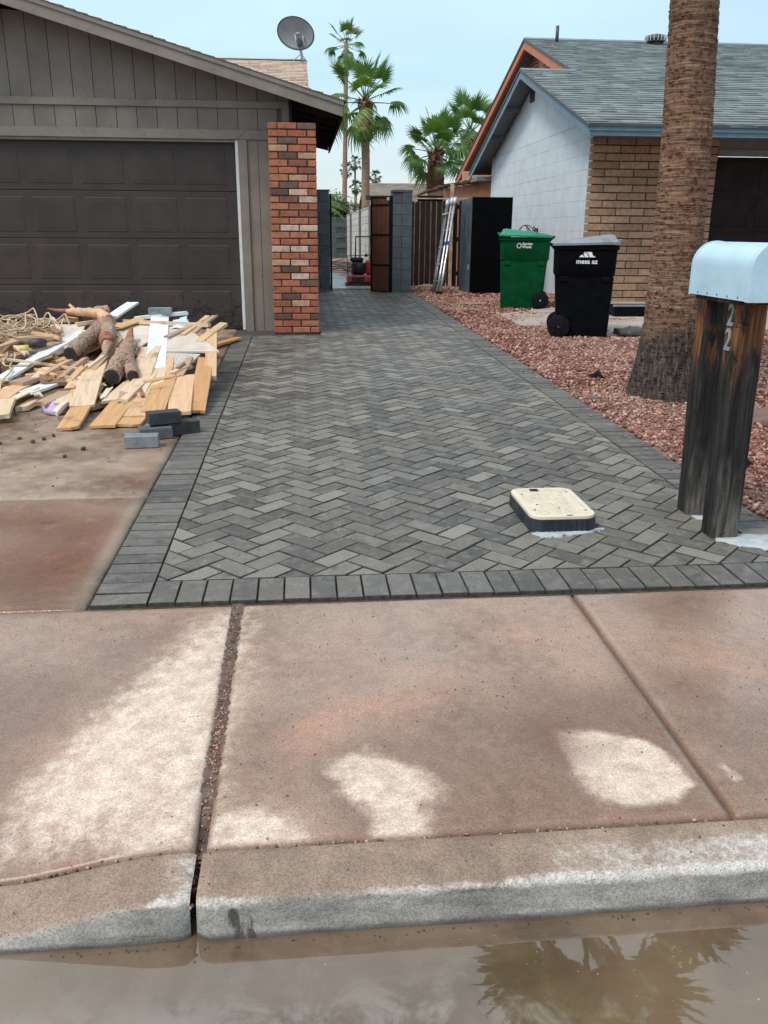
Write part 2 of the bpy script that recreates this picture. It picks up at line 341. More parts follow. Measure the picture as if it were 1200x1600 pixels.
def mat_water():
    M = Mt('muddy_water'); co = M.coord('World'); y = M.sep(co, 1); x = M.sep(co, 0)
    n1 = M.noise(co, 1.9, 7, 0.6, 0.4); n2 = M.noise(co, 9, 7, 0.7, 0.5); n3 = M.noise(co, 60, 5, 0.7)
    c = M.mix(M.rng(n1, 0.36, 0.64), (0.082, 0.054, 0.033), (0.160, 0.108, 0.070))
    c = M.mix(M.rng(n2, 0.5, 0.78, 0, 0.5), c, (0.19, 0.155, 0.122))
    silt_sheen = M.math('MULTIPLY', M.rng(y, 1.37, 1.22), M.rng(M.math('ADD', n2, M.math('MULTIPLY', x, -0.16)), 0.40, 0.62))  # paler silt to the left, part of it sky reflection put into the colour
    c = M.mix(M.math('MULTIPLY', silt_sheen, 0.75), c, (0.23, 0.195, 0.160))
    c = M.mix(M.rng(n3, 0.60, 0.70, 0, 0.35), c, (0.045, 0.036, 0.03))
    b = M.bump(M.noise(M.coord('World', (5, 9, 1)), 1.3, 3, 0.5), 0.012, 0.02)
    M.out(c, 0.015, b, 0, 1.0); M.b.inputs['IOR'].default_value = 1.62
    return M.m
def mat_frond(name, a, b, tip):
    M = Mt(name); co = M.coord('Object'); r = M.objrnd(); n = M.noise(co, 5, 4)
    c = M.mix(M.math('FRACT', M.math('ADD', r, M.math('MULTIPLY', n, 0.5))), a, b)
    c = M.mix(M.rng(M.sep(co, 0), 1.25, 2.1, 0, 0.6), c, tip)
    M.out(c, 0.45, None, 0, 0.5)
    tr = M.n('ShaderNodeBsdfTranslucent'); M.put(tr.inputs[0], M.mix(1.0, c, (1.3, 1.5, 0.7), 'MULTIPLY'))
    ms = M.n('ShaderNodeMixShader'); ms.inputs[0].default_value = 0.28
    M.t.links.new(M.b.outputs[0], ms.inputs[1]); M.t.links.new(tr.outputs[0], ms.inputs[2])
    M.t.links.new(ms.outputs[0], M.t.nodes['Material Output'].inputs[0]); return M.m

WALK, CURB, DRIVE, PAVER, GRAVEL = mat_walk(), mat_curb(), mat_drive(), mat_paver(), mat_gravel()
BORDER = mat_paver('border_paver_stone', 0.84)
BRICK = mat_brick(); SLUMP = mat_brick('slump_block', 0.12)
SIDING, TRIM, GARAGE, WATER, BARK, POST = mat_siding(), mat_trim(), mat_garage(), mat_water(), mat_bark(), mat_post()
WOOD = mat_wood('sawn_timber', dark=0.62, dirt=0.6); FENCEW = mat_wood('weathered_fence', (0.020, 0.011, 0.008), False, 0.95, 0.45)
GATEW = mat_wood('stained_gate', (0.120, 0.042, 0.022), False, 0.75, 0.5, 0.5)
SHING = mat_shingle('grey_green_shingle', (0.090, 0.116, 0.124), (0.225, 0.258, 0.264), (0.052, 0.068, 0.076))
TANSH = mat_shingle('tan_shingle', (0.36, 0.27, 0.21), (0.56, 0.44, 0.36), (0.24, 0.17, 0.13))
BRNSH = mat_shingle('brown_shingle', (0.15, 0.12, 0.10), (0.26, 0.22, 0.19), (0.09, 0.07, 0.06))
SAND = plain('joint_sand', (0.056, 0.050, 0.044), 0.95, 0.4, 30, 0.6, 150)
JDARK = plain('dark_wet_joint', (0.035, 0.024, 0.019), 0.7, 0.4, 25, 0.5, 120)
DIRT = plain('joint_dirt', (0.105, 0.075, 0.060), 0.95, 0.45, 25, 0.8, 120)
SOIL = plain('desert_soil', (0.21, 0.115, 0.085), 0.95, 0.35, 3, 0.5, 60, coords='World')
ASPH = plain('street_asphalt', (0.055, 0.052, 0.05), 0.8, 0.3, 8, 0.6, 150, coords='World')
MORTD = plain('dark_mortar', (0.075, 0.055, 0.045), 0.95, 0.3, 20, 0.5, 100)
MORTB = plain('brown_mortar', (0.095, 0.055, 0.04), 0.95, 0.25, 20, 0.5, 100)
CEM = plain('spilled_cement', (0.37, 0.41, 0.435), 0.8, 0.18, 18, 0.4, 120)
WHITE = plain('white_trim_paint', (0.62, 0.63, 0.64), 0.5, 0.08, 10, 0.05)
DKWOOD = plain('dark_eave_wood', (0.020, 0.014, 0.012), 0.85, 0.4, 6, 0.3, 30)
BLUEW = plain('pale_blue_block_paint', (0.565, 0.635, 0.705), 0.75, 0.07, 3.5, 0.35, 90, coords='World', dirt=((0.40, 0.48, 0.56), 0.3))
BLUET = plain('blue_trim_paint', (0.115, 0.190, 0.255), 0.55, 0.14, 6, 0.1)
ORNG = plain('orange_trim_paint', (0.46, 0.150, 0.075), 0.6, 0.12, 6, 0.1)
TANW = plain('tan_board_paint', (0.44, 0.225, 0.135), 0.7, 0.12, 5, 0.2, 40)
SOFF = plain('blue_grey_soffit', (0.16, 0.185, 0.205), 0.8, 0.15, 5, 0.2, 40)
HEADR = plain('grey_header_paint', (0.17, 0.165, 0.16), 0.7, 0.12, 4, 0.15)
RDOOR = plain('dark_brown_door', (0.024, 0.019, 0.019), 0.6, 0.2, 4, 0.1, spec=0.05)
VENTM = plain('dark_vent_metal', (0.045, 0.05, 0.055), 0.5, 0.2, 8, 0.1)
CMU = plain('grey_block_paint', (0.082, 0.098, 0.108), 0.85, 0.15, 5, 0.6, 70, rnd=0.07, dirt=((0.03, 0.034, 0.038), 0.5))
CMUJ = plain('block_joint', (0.055, 0.066, 0.074), 0.95, 0.2, 20, 0.4, 90)
WALLW = plain('whitewashed_block', (0.44, 0.44, 0.43), 0.9, 0.12, 4, 0.5, 60, rnd=0.08, dirt=((0.27, 0.26, 0.25), 0.5))
PILAST = plain('pilaster_grey', (0.13, 0.13, 0.135), 0.9, 0.2, 6, 0.5, 60)
BLKM = plain('black_metal', (0.012, 0.013, 0.014), 0.5, 0.3, 12, 0.1, spec=0.05)
BLKP = plain('black_bin_plastic', (0.004, 0.0046, 0.006), 0.5, 0.25, 10, 0.12, 90, spec=0.05)
BLKL = plain('sheen_grey_lid', (0.185, 0.205, 0.235), 0.34, 0.25, 7, 0.12, 70)  # black lid's whitish sheen put into its colour as pale grey
GRNP = plain('green_bin_plastic', (0.003, 0.060, 0.020), 0.48, 0.18, 8, 0.12, 90, spec=0.05)
GRNL = plain('green_lid_plastic', (0.009, 0.205, 0.105), 0.35, 0.12, 8, 0.1, 70)
RUBB = plain('wheel_rubber', (0.010, 0.011, 0.012), 0.7, 0.3, 20, 0.2, spec=0.05)
CABF = plain('black_cabinet_front', (0.002, 0.0022, 0.003), 0.65, 0.3, 5, 0.1, spec=0.05)
CABS = plain('blue_grey_cabinet_side', (0.055, 0.082, 0.108), 0.5, 0.3, 3, 0.1, dirt=((0.012, 0.014, 0.017), 0.8))
ALU = plain('aluminium', (0.56, 0.58, 0.60), 0.38, 0.15, 12, 0.08, metal=0.85)
ALUD = plain('dull_aluminium', (0.13, 0.14, 0.155), 0.5, 0.25, 10, 0.1, metal=0.4)
BLUES = plain('blue_sticker', (0.03, 0.12, 0.36), 0.4, 0.1)
GALV = plain('galvanised_grey', (0.50, 0.53, 0.58), 0.45, 0.1, 12, 0.05, metal=0.3)
DISHM = plain('dish_grey', (0.200, 0.235, 0.255), 0.55, 0.10, 3, 0.05)
MAILM = plain('pale_blue_mailbox_paint', (0.425, 0.605, 0.73), 0.36, 0.05, 6, 0.06, 90, dirt=((0.25, 0.39, 0.49), 0.45))
DIGITM = plain('zinc_digit', (0.36, 0.40, 0.44), 0.4, 0.2, 30, 0.1, metal=0.4)
STUDM = plain('dark_cream_stud', (0.54, 0.485, 0.385), 0.6, 0.2, 40)  # slightly darker cream than the lid around the studs
LIDM = plain('cream_lid_plastic', (0.64, 0.58, 0.465), 0.5, 0.06, 8, 0.1, 110, dirt=((0.52, 0.47, 0.36), 0.25))
METM = plain('black_box_plastic', (0.017, 0.024, 0.033), 0.5, 0.4, 16, 0.2, 60, stretch=(1, 1, 0.25), dirt=((0.055, 0.066, 0.078), 0.6))
DRYW = plain('drywall', (0.56, 0.49, 0.43), 0.85, 0.12, 7, 0.3, 70, dirt=((0.30, 0.25, 0.21), 0.5))
DRYS = plain('speckled_ceiling_board', (0.50, 0.46, 0.42), 0.9, 0.2, 60, 0.9, 130, dirt=((0.16, 0.14, 0.12), 0.8))
WBRD = plain('white_painted_board', (0.68, 0.73, 0.78), 0.5, 0.08, 5, 0.12, 60, dirt=((0.46, 0.42, 0.38), 0.35))
LOGB = plain('log_bark', (0.32, 0.215, 0.160), 0.9, 0.35, 38, 1.0, 60, dirt=((0.12, 0.066, 0.046), 0.55))
CHAR = plain('sawn_dark_end', (0.030, 0.028, 0.027), 0.85, 0.4, 30, 0.5, 90)
PEEL = plain('peeled_branch', (0.60, 0.36, 0.225), 0.65, 0.2, 9, 0.3, 50, dirt=((0.32, 0.10, 0.06), 0.6))
RAGW = plain('torn_red_wood', (0.27, 0.105, 0.068), 0.8, 0.4, 14, 0.6, 60)
CABLE = plain('cream_cable', (0.56, 0.44, 0.30), 0.55, 0.15, 8, 0.1)
YELP = plain('yellow_plug', (0.62, 0.50, 0.17), 0.5, 0.1); DPUR = plain('dark_plug', (0.045, 0.03, 0.05), 0.5, 0.2)
PURP = plain('lilac_foam', (0.46, 0.335, 0.56), 0.75, 0.12, 9, 0.4, 60)
PAPR = plain('pale_blue_sheet', (0.50, 0.65, 0.74), 0.6, 0.1, 9, 0.1)
DBLK = plain('dark_concrete_brick', (0.038, 0.042, 0.047), 0.8, 0.3, 12, 0.6, 90, dirt=((0.085, 0.092, 0.10), 0.4))
GBLK = plain('grey_concrete_brick', (0.135, 0.150, 0.165), 0.8, 0.25, 9, 0.5, 90, rnd=0.5)
REDP = plain('red_machine_paint', (0.47, 0.045, 0.032), 0.4, 0.15, 8, 0.1); ENG = plain('engine_black', (0.014, 0.014, 0.015), 0.45, 0.3, 12, 0.2)
REDB = plain('red_plastic', (0.55, 0.05, 0.03), 0.45, 0.1)
BAGM = plain('grey_bag', (0.085, 0.088, 0.09), 0.55, 0.3, 9, 0.4, 40)
LETW = plain('white_print', (0.80, 0.83, 0.85), 0.6, 0.04)
PADM = plain('pale_concrete_pad', (0.34, 0.295, 0.265), 0.85, 0.18, 3, 0.4, 90, coords='World', dirt=((0.30, 0.19, 0.15), 0.6))
TARP = plain('wet_grey_sheet', (0.42, 0.45, 0.47), 0.3, 0.25, 2.2, 0.2, 20, coords='World')
FROND = mat_frond('fan_leaf', (0.028, 0.095, 0.022), (0.155, 0.265, 0.060), (0.21, 0.27, 0.09))
FRONDD = mat_frond('far_fan_leaf', (0.018, 0.062, 0.030), (0.055, 0.115, 0.045), (0.09, 0.125, 0.06))
PETI = plain('leaf_stalk', (0.13, 0.17, 0.05), 0.55, 0.2)
BOOT = plain('leaf_base_boots', (0.125, 0.050, 0.028), 0.9, 0.5, 7, 0.9, 20, dirt=((0.33, 0.19, 0.12), 0.6))
TRNK = plain('far_palm_trunk', (0.265, 0.175, 0.130), 0.9, 0.2, 3, 0.4, 20, stretch=(1, 1, 5))
BUSHL = mat_frond('bush_leaf', (0.020, 0.055, 0.014), (0.10, 0.15, 0.035), (0.1, 0.14, 0.04))

# ------------------------------------------------------------------ ground levels
def gz(y):
    if y < 1.62: return 0.090
    if y < 3.05: return 0.090 + 0.022 * (y - 1.62) / 1.43
    return 0.112 + 0.014 * (y - 3.05)
def poly_sd(P, poly):
    """signed distance (positive inside) of points P (n,2) to a polygon"""
    poly = np.array(poly, float); n = len(poly); d = np.full(len(P), 1e9); ins = np.zeros(len(P), bool)
    for i in range(n):
        a, b = poly[i], poly[(i+1) % n]; ab = b - a; ap = P - a
        t = np.clip((ap @ ab) / max(ab @ ab, 1e-12), 0, 1); d = np.minimum(d, np.hypot(*(ap - t[:, None]*ab).T))
        c = ((a[1] > P[:, 1]) != (b[1] > P[:, 1])); dy = b[1]-a[1] if b[1] != a[1] else 1e-12
        ins ^= c & (P[:, 0] < (b[0]-a[0])*(P[:, 1]-a[1])/dy + a[0])
    return np.where(ins, d, -d)
def sm(x, a, b):
    t = np.clip((x-a)/(b-a), 0, 1); return t*t*(3-2*t)
def vnoise(x, y, sc, seed=0):
    """cheap value noise in numpy"""
    g = np.random.default_rng(seed).random((64, 64)); X = x*sc; Y = y*sc; i = np.floor(X).astype(int); j = np.floor(Y).astype(int)
    fx, fy = X-i, Y-j; fx = fx*fx*(3-2*fx); fy = fy*fy*(3-2*fy); q = lambda a, b: g[a % 64, b % 64]
    return (q(i, j)*(1-fx)+q(i+1, j)*fx)*(1-fy)+(q(i, j+1)*(1-fx)+q(i+1, j+1)*fx)*fy
def grid(xs, ys):
    X, Y = np.meshgrid(xs, ys); nx, ny = len(xs), len(ys); I = np.arange(nx*ny).reshape(ny, nx)
    F = np.stack([I[:-1, :-1], I[:-1, 1:], I[1:, 1:], I[1:, :-1]], -1).reshape(-1, 4)
    return X.ravel(), Y.ravel(), F, I
def skirt(V, F, I, dz):
    ring = np.concatenate([I[0, :], I[1:, -1], I[-1, -2::-1], I[-2:0:-1, 0]]); n = len(V); low = V[ring].copy(); low[:, 2] -= dz
    k = np.arange(len(ring)); k2 = (k+1) % len(ring)
    return np.vstack([V, low]), np.vstack([F, np.stack([ring[k2], ring[k], n+k, n+k2], -1)]), ring

# ------------------------------------------------------------------ setting: ground, street, water
ys = [1.40, 1.66, 3.05, 10.0, 17.0, 26.0, 40.0, 70.0, 700.0]
zs = [-0.20, 0.0, 0.03] + [gz(y) - 0.075 for y in (10, 17, 26)] + [0.45, 0.5, 0.5]
V = [(x, y, z) for y, z in zip(ys, zs) for x in (-500.0, 500.0)]
F = [(2*i, 2*i+1, 2*i+3, 2*i+2) for i in range(len(ys)-1)]
np_mesh('ground', V, F, SOIL, kind='structure')
MB().box((-200, -60, -0.3), (200, 1.47, -0.05)).build('street', ASPH)['kind'] = 'structure'
X, Y, F, I = grid(np.linspace(-30, 30, 3), np.linspace(-12, 1.52, 3))
np_mesh('water', np.stack([X, Y, np.zeros_like(X)], -1), F, WATER, kind='structure')

# sidewalk slabs -------------------------------------------------------
DRYL = [[(0.09, 1.92), (0.14, 1.95), (0.21, 1.92), (0.27, 1.87), (0.30, 1.79), (0.27, 1.73), (0.29, 1.60), (0.16, 1.60), (0.16, 1.73), (0.09, 1.81)],
        [(0.68, 2.02), (0.79, 2.01), (0.92, 1.95), (0.95, 1.90), (0.965, 1.76), (0.90, 1.70), (0.73, 1.69), (0.69, 1.70), (0.66, 1.79)],
        [(1.065, 1.845), (1.09, 1.835), (1.10, 1.77), (1.08, 1.765)],
        [(-0.25, 1.75), (-0.14, 1.76), (-0.03, 1.71), (0.02, 1.60), (-0.25, 1.60)],
        [(-0.22, 2.88), (-0.40, 2.73), (-0.55, 2.38), (-0.69, 2.15), (-0.76, 1.89), (-0.76, 1.78), (-0.62, 1.70), (-0.51, 1.73), (-0.43, 1.60), (-0.22, 1.58), (-0.2, 1.85)]]
RUST = [[(-0.06, 2.02), (0.07, 2.22), (0.22, 2.24), (0.33, 2.22), (0.30, 2.15), (0.10, 2.13)], [(0.64, 2.65), (0.74, 2.69), (0.80, 2.56), (0.68, 2.53)],
        [(1.28, 2.44), (1.50, 2.30), (1.46, 2.20), (1.30, 2.28)]]
MUDP = [[(1.25, 2.78), (1.40, 2.91), (1.55, 2.84), (1.42, 2.69)], [(0.62, 2.06), (0.70, 2.04), (0.72, 1.93), (0.64, 1.92)], [(1.1, 2.3), (1.25, 2.28), (1.2, 2.18), (1.08, 2.2)]]
DAMPP = [[(0.02, 1.60), (0.0, 1.95), (0.25, 2.12), (0.62, 2.28), (1.0, 2.25), (1.02, 1.60)], [(-1.3, 1.6), (-1.3, 2.5), (-0.80, 2.55), (-0.62, 2.40), (-0.80, 1.95), (-0.85, 1.6)], [(-0.235, 1.85), (-0.235, 2.2), (-0.05, 2.15), (-0.05, 1.85)], [(1.03, 1.6), (1.03, 2.1), (1.9, 2.2), (1.9, 1.6)], [(-0.62, 2.44), (-0.40, 2.70), (-0.50, 2.80), (-0.75, 2.6)]]
def drop_left(x, y):       # the kerb and walk dip towards the driveway on the left
    return -0.062 * sm(-x, 0.30, 0.75) * sm(2.95 - y, 0.0, 1.3)
sidewalk = MB().box((-6.2, 1.63, -0.10), (7.6, 2.935, 0.012)).build('sidewalk', DIRT); sidewalk['kind'] = 'structure'
def slab(x0, x1):                      # one flag of the walk, with its dry and stained patches
    xs = np.arange(x0, x1 + 0.001, 0.016) if x1 - x0 < 1.5 else np.linspace(x0, x1, 110)
    X, Y, F, I = grid(xs, np.linspace(1.636, 2.93, 84)); P = np.stack([X, Y], -1)
    ed = np.minimum.reduce([X-X.min(), X.max()-X, Y-Y.min(), Y.max()-Y])
    wob = 0.004*(vnoise(X, Y, 30, 3)-0.5)
    Z = 0.090 + 0.022*(Y-1.62)/1.43 + drop_left(X, Y) + 0.0035*(vnoise(X, Y, 2.1, 5)-0.5) - 0.006*(1-sm(ed + wob*0.6, 0, 0.006))
    dn = 0.07*(vnoise(X, Y, 7, 9)-0.5) + 0.04*(vnoise(X, Y, 19, 8)-0.5)
    dry = np.zeros(len(X))
    for k, pl in enumerate(DRYL): dry = np.maximum(dry, sm(poly_sd(P, pl) + dn*(1.0 if k in (3, 4, 0) else 0.35), *((-0.17, 0.20) if k == 4 else ((-0.10, 0.07) if k in (0, 3) else (-0.035, 0.03)))))
    dB = sm(poly_sd(P, DRYL[1]) + dn*0.8, -0.06, 0.05); inB = (X > 0.55) & (X < 1.01); dry = np.where(inB, np.minimum(dry + dB*0.0, dry)*sm(X + 0.6*dn, 0.64, 0.80) + 0.35*dB*(1-sm(X, 0.64, 0.80)), dry)
    rust = np.zeros(len(X)); mud = np.zeros(len(X))
    for pl in RUST: rust = np.maximum(rust, sm(poly_sd(P, pl) + dn*1.5, -0.10, 0.09)*0.62)
    for pl in MUDP: mud = np.maximum(mud, sm(poly_sd(P, pl) + dn, -0.13, 0.08)*0.9)
    mud = np.maximum(mud, 0.85*(1 - sm(ed, 0.002, 0.012)))                # dirt held along the joints
    damp = np.zeros(len(X))
    for pl in DAMPP: damp = np.maximum(damp, sm(poly_sd(P, pl) + dn*1.6, -0.16, 0.14))
    damp *= 1 - sm(dry, 0.2, 0.9)
    Vv, F2, ring = skirt(np.stack([X, Y, Z], -1), F, I, 0.11)
    ext = lambda a: np.concatenate([a, a[ring]])
    return np_mesh('slab', Vv, F2, WALK, sidewalk, dict(damp=ext(damp), dry=ext(dry), rust=ext(rust), mud=ext(mud)), smooth=True)
for a, b in ((-6.0, -1.95), (-1.93, -0.2705), (-0.2425, 1.0125), (1.0170, 2.30), (2.312, 3.6), (3.61, 7.5)): slab(a, b)

# kerb -----------------------------------------------------------------
curb = MB().box((-6.2, 1.50, -0.28), (7.6, 1.60, -0.02)).build('curb', DIRT); curb['kind'] = 'structure'
prof = [(1.450, -0.12), (1.452, -0.02), (1.4545, 0.0), (1.456, 0.008), (1.4575, 0.016), (1.459, 0.024), (1.4605, 0.032), (1.462, 0.040), (1.4635, 0.050), (1.4655, 0.062), (1.4670, 0.071), (1.4690, 0.078), (1.4730, 0.0840), (1.4800, 0.0875), (1.492, 0.0893)] + \
       [(y, 0.0895 + 0.0006*(y-1.50)/0.12) for y in np.linspace(1.506, 1.618, 9)] + [(1.6245, 0.086), (1.627, 0.05), (1.627, -0.10)]
def curb_segment(x0, x1, n):
    xs = np.linspace(x0, x1, n); k = len(prof); pr = np.array(prof); X = np.repeat(xs, k); Y = np.tile(pr[:, 0], n); Z0 = np.tile(pr[:, 1], n)
    t = np.tile(np.arange(k), n)
    ht = 1 - 0.70*sm(-X, 0.30, 0.72)                                  # the kerb tapers down at the driveway
    Z = np.where(Z0 > 0, Z0*ht, Z0)
    rnd_ = np.minimum(X-x0, x1-X); Yf = (t < 14)*0.012*(1-sm(rnd_, 0, 0.02))
    amp = ((t > 1) & (t < 23))*1.0
    nz_ = (vnoise(X+Z*3, Y*3+Z*5, 16, 4)-0.5)*0.006 + (vnoise(X, Z*9+Y*2, 60, 6)-0.5)*0.0015
    Y2 = Y + Yf + amp*nz_; Z2 = Z + amp*nz_*0.5
    Z2 = Z2 - (t >= 10)*0.006*(1-sm(rnd_, 0, 0.012))
    edge = np.exp(-((t-11.5)/2.2)**2); face = sm(-t.astype(float), -13, -9.5)
    lm = edge*(0.42+0.6*vnoise(X, X*0, 3.1, 12)) + sm(X, 0.0, 0.9)*np.exp(-((t-17.0)/4.5)**2)*0.70
    lm = np.where(X < -0.25, edge*0.55*sm(X, -0.75, -0.4) + (t > 11)*0.6*sm(X, -0.42, -0.27), lm)
    damp = sm(-Z2, -0.016, -0.004)*(t < 12); streak = face*(sm(-X, 0.02, 0.12)*(X > -0.26) + 0.12)
    I = np.arange(n*k).reshape(n, k); F = np.stack([I[:-1, :-1], I[1:, :-1], I[1:, 1:], I[:-1, 1:]], -1).reshape(-1, 4)
    V = np.stack([X, Y2, Z2], -1)
    o = np_mesh('curb_segment', V, F, CURB, curb, dict(edge=edge, face=face, lime=lm, damp=damp, streak=streak), smooth=True)
    return o
for a, b, n in ((-6.0, -2.9, 60), (-2.88, -0.263, 170), (-0.250, 2.75, 210), (2.765, 7.0, 60)): curb_segment(a, b, n)

# left concrete driveway ------------------------------------------------
driveway = MB().prism([(2.945, -0.1), (11.5, -0.1), (11.5, gz(11.5)-0.03), (2.945, gz(2.945)-0.03)], 'x', -6.2, -0.82).build('driveway', JDARK); driveway['kind'] = 'structure'
def dslab(x0, x1, y0, y1):
    X, Y, F, I = grid(np.linspace(x0, x1, 60), np.linspace(y0, y1, 60)); ed = np.minimum.reduce([X-x0, x1-X, Y-y0, y1-Y])
    Z = np.interp(Y, [2.9, 3.05, 20], [gz(2.9), gz(3.05), gz(20)]) - 0.003 + 0.004*(vnoise(X, Y, 1.3, 2)-0.5) - 0.010*(1-sm(ed, 0, 0.03))
    mud = (Y < 4.30)*sm(-X, 0.80, 0.92)*(0.62+0.38*vnoise(X, Y, 3, 21))*(0.55+0.45*sm(4.3-Y, 0.05, 0.5)) + 0.55*sm(X, -1.15, -0.86)*sm(Y, 4.3, 4.5)*sm(6.0-Y, 0, 1)*vnoise(X, Y, 4, 5)
    Vv, F2, ring = skirt(np.stack([X, Y, Z], -1), F, I, 0.1); np_mesh('slab', Vv, F2, DRIVE, driveway, dict(mud=np.concatenate([mud, mud[ring]])), smooth=True)
for a in ((-3.2, -0.815, 2.945, 4.288), (-3.2, -0.815, 4.312, 7.6), (-3.2, -0.815, 7.612, 11.42), (-5.9, -3.212, 2.945, 4.288), (-5.9, -3.212, 4.312, 7.6), (-5.9, -3.212, 7.612, 11.42)): dslab(*a)

# ------------------------------------------------------------------ paver driveway
TILT = math.atan(0.014)
def pz(x, y): return gz(max(y, 3.05)) + 0.004
paving = MB().prism([(2.945, -0.1), (18.2, -0.1), (18.2, gz(18.2)-0.013), (3.05, gz(3.05)-0.013), (2.945, gz(3.05)-0.014)], 'x', -0.805, 2.195).build('paver_driveway', SAND); paving['kind'] = 'structure'
def clip(poly, x0, x1, y0, y1):
    for ax, v, keep in ((0, x0, 1), (0, x1, -1), (1, y0, 1), (1, y1, -1)):
        out = []
        for i in range(len(poly)):
            a, b = poly[i], poly[(i+1) % len(poly)]; da, db = keep*(a[ax]-v), keep*(b[ax]-v)
            if da >= 0: out.append(a)
            if (da >= 0) != (db >= 0):
                t = da/(da-db); out.append((a[0]+t*(b[0]-a[0]), a[1]+t*(b[1]-a[1])))
        poly = out
        if len(poly) < 3: return []
    return poly
def area(p): return 0.5*abs(sum(p[i][0]*p[(i+1) % len(p)][1]-p[(i+1) % len(p)][0]*p[i][1] for i in range(len(p))))
pieces = []                                                   # (polygon, full?, centre, angle)
wp, lp, gap = 0.1, 0.2, 0.0050
c45 = math.sqrt(0.5)
def R45(u, v): return ((u - v)*c45, (u + v)*c45)              # t1 = (1,1) -> +Y
OX, OY = 0.655, 3.10
rects = [(-0.5915, 1.981, 3.162, 10.62), (0.235, 1.981, 10.62, 17.9)]
for k in range(-140, 260):
    for j in range(-40, 40):
        for (u0, v0, u1, v1) in ((0, 0, 2, 1), (2, -1, 3, 1)):
            du, dv = k + 4*j*0.5 + (0 if True else 0), k - 4*j*0.5   # lattice: (1,1) and (2,-2)
            q = [(u0+du, v0+dv), (u1+du, v0+dv), (u1+du, v1+dv), (u0+du, v1+dv)]
            P4 = [R45(u*wp, v*wp) for u, v in q]; P4 = [(x+OX, y+OY) for x, y in P4]
            cx = sum(p[0] for p in P4)/4; cy = sum(p[1] for p in P4)/4
            if cx < -0.8 or cx > 2.2 or cy < 3.0 or cy > 18.1: continue
            for rc in rects:
                c = clip(P4, *rc)
                if len(c) < 3 or area(c) < 0.0012: continue
                full = area(c) > 0.01999
                pieces.append((c, full, (cx, cy), rad(45) if u1-u0 == 2 else rad(135)))
def rect(x0, y0, x1, y1): return [(x0, y0), (x1, y0), (x1, y1), (x0, y1)]
y = 2.952
while y < 10.62: pieces.append((rect(-0.80, y, -0.592, y+0.1), True, (-0.696, y+0.05), 0.0)); y += 0.1003
x = -0.590
while x < 2.17: pieces.append((rect(x, 2.952, x+0.1, 3.160), True, (x+0.05, 3.056), rad(90))); x += 0.1003
y = 3.168
while y < 17.9: pieces.append((rect(1.982, y, 2.19, y+0.1), True, (2.086, y+0.05), 0.0)); y += 0.1003
def chamfer(poly, z0, z1, ch):
    c = (sum(p[0] for p in poly)/len(poly), sum(p[1] for p in poly)/len(poly)); n = len(poly)
    def inset(d):
        out = []
        for i in range(n):
            a, b, cc = Vector(poly[i-1]), Vector(poly[i]), Vector(poly[(i+1) % n])
            e1 = (b-a); e2 = (cc-b)
            if e1.length < 1e-6 or e2.length < 1e-6: out.append((b.x, b.y)); continue
            n1 = Vector((-e1.y, e1.x)).normalized(); n2 = Vector((-e2.y, e2.x)).normalized(); m = (n1+n2)
            m = m/max(0.35, m.length_squared)*2; out.append((b.x + m.x*d, b.y + m.y*d))
        return out
    p0 = inset(gap/2); p1 = inset(gap/2+ch)
    vs = [(x, y, z0) for x, y in p0] + [(x, y, z1-ch) for x, y in p0] + [(x, y, z1) for x, y in p1]
    fs = [(i, (i+1) % n, (i+1) % n+n, i+n) for i in range(n)] + [(i+n, (i+1) % n+n, (i+1) % n+2*n, i+2*n) for i in range(n)] + [tuple(range(2*n, 3*n))]
    return vs, fs
def ccw(p):
    s_ = sum(p[i][0]*p[(i+1) % len(p)][1]-p[(i+1) % len(p)][0]*p[i][1] for i in range(len(p))); return p if s_ > 0 else p[::-1]
def in_view(c):
    d = Vector((c[0], c[1], gz(c[1]) - 1.42)); q = Rw.transposed() @ d
    return q.z < 0 and abs(q.x/-q.z)*1332 < 620 and abs(q.y/-q.z)*1332 < 820
vis = sorted((p for p in pieces if in_view(p[2])), key=lambda p: p[2][1] + 0.25*abs(p[2][0]) - (0.5 if area(p[0]) > 0.015 else 0))
near = set(id(p) for p in vis[:296])
def dirty(me):                                               # sand and dirt sit on the bevels and sides
    for p in me.polygons: p.material_index = 0 if p.normal.z > 0.9 else 1
def paver_mesh(l, w):
    vs, fs = chamfer(rect(-l/2, -w/2, l/2, w/2), -0.05, 0.0, 0.0030 if l < 0.205 else 0.0022); me = bpy.data.meshes.new('paver'); me.from_pydata(vs, [], fs); me.materials.append(BORDER if l > 0.205 else PAVER); me.materials.append(SAND); dirty(me); return me
PM = paver_mesh(0.2, 0.1); PMS = paver_mesh(0.208, 0.1)
rest = MB(); rest2 = MB()
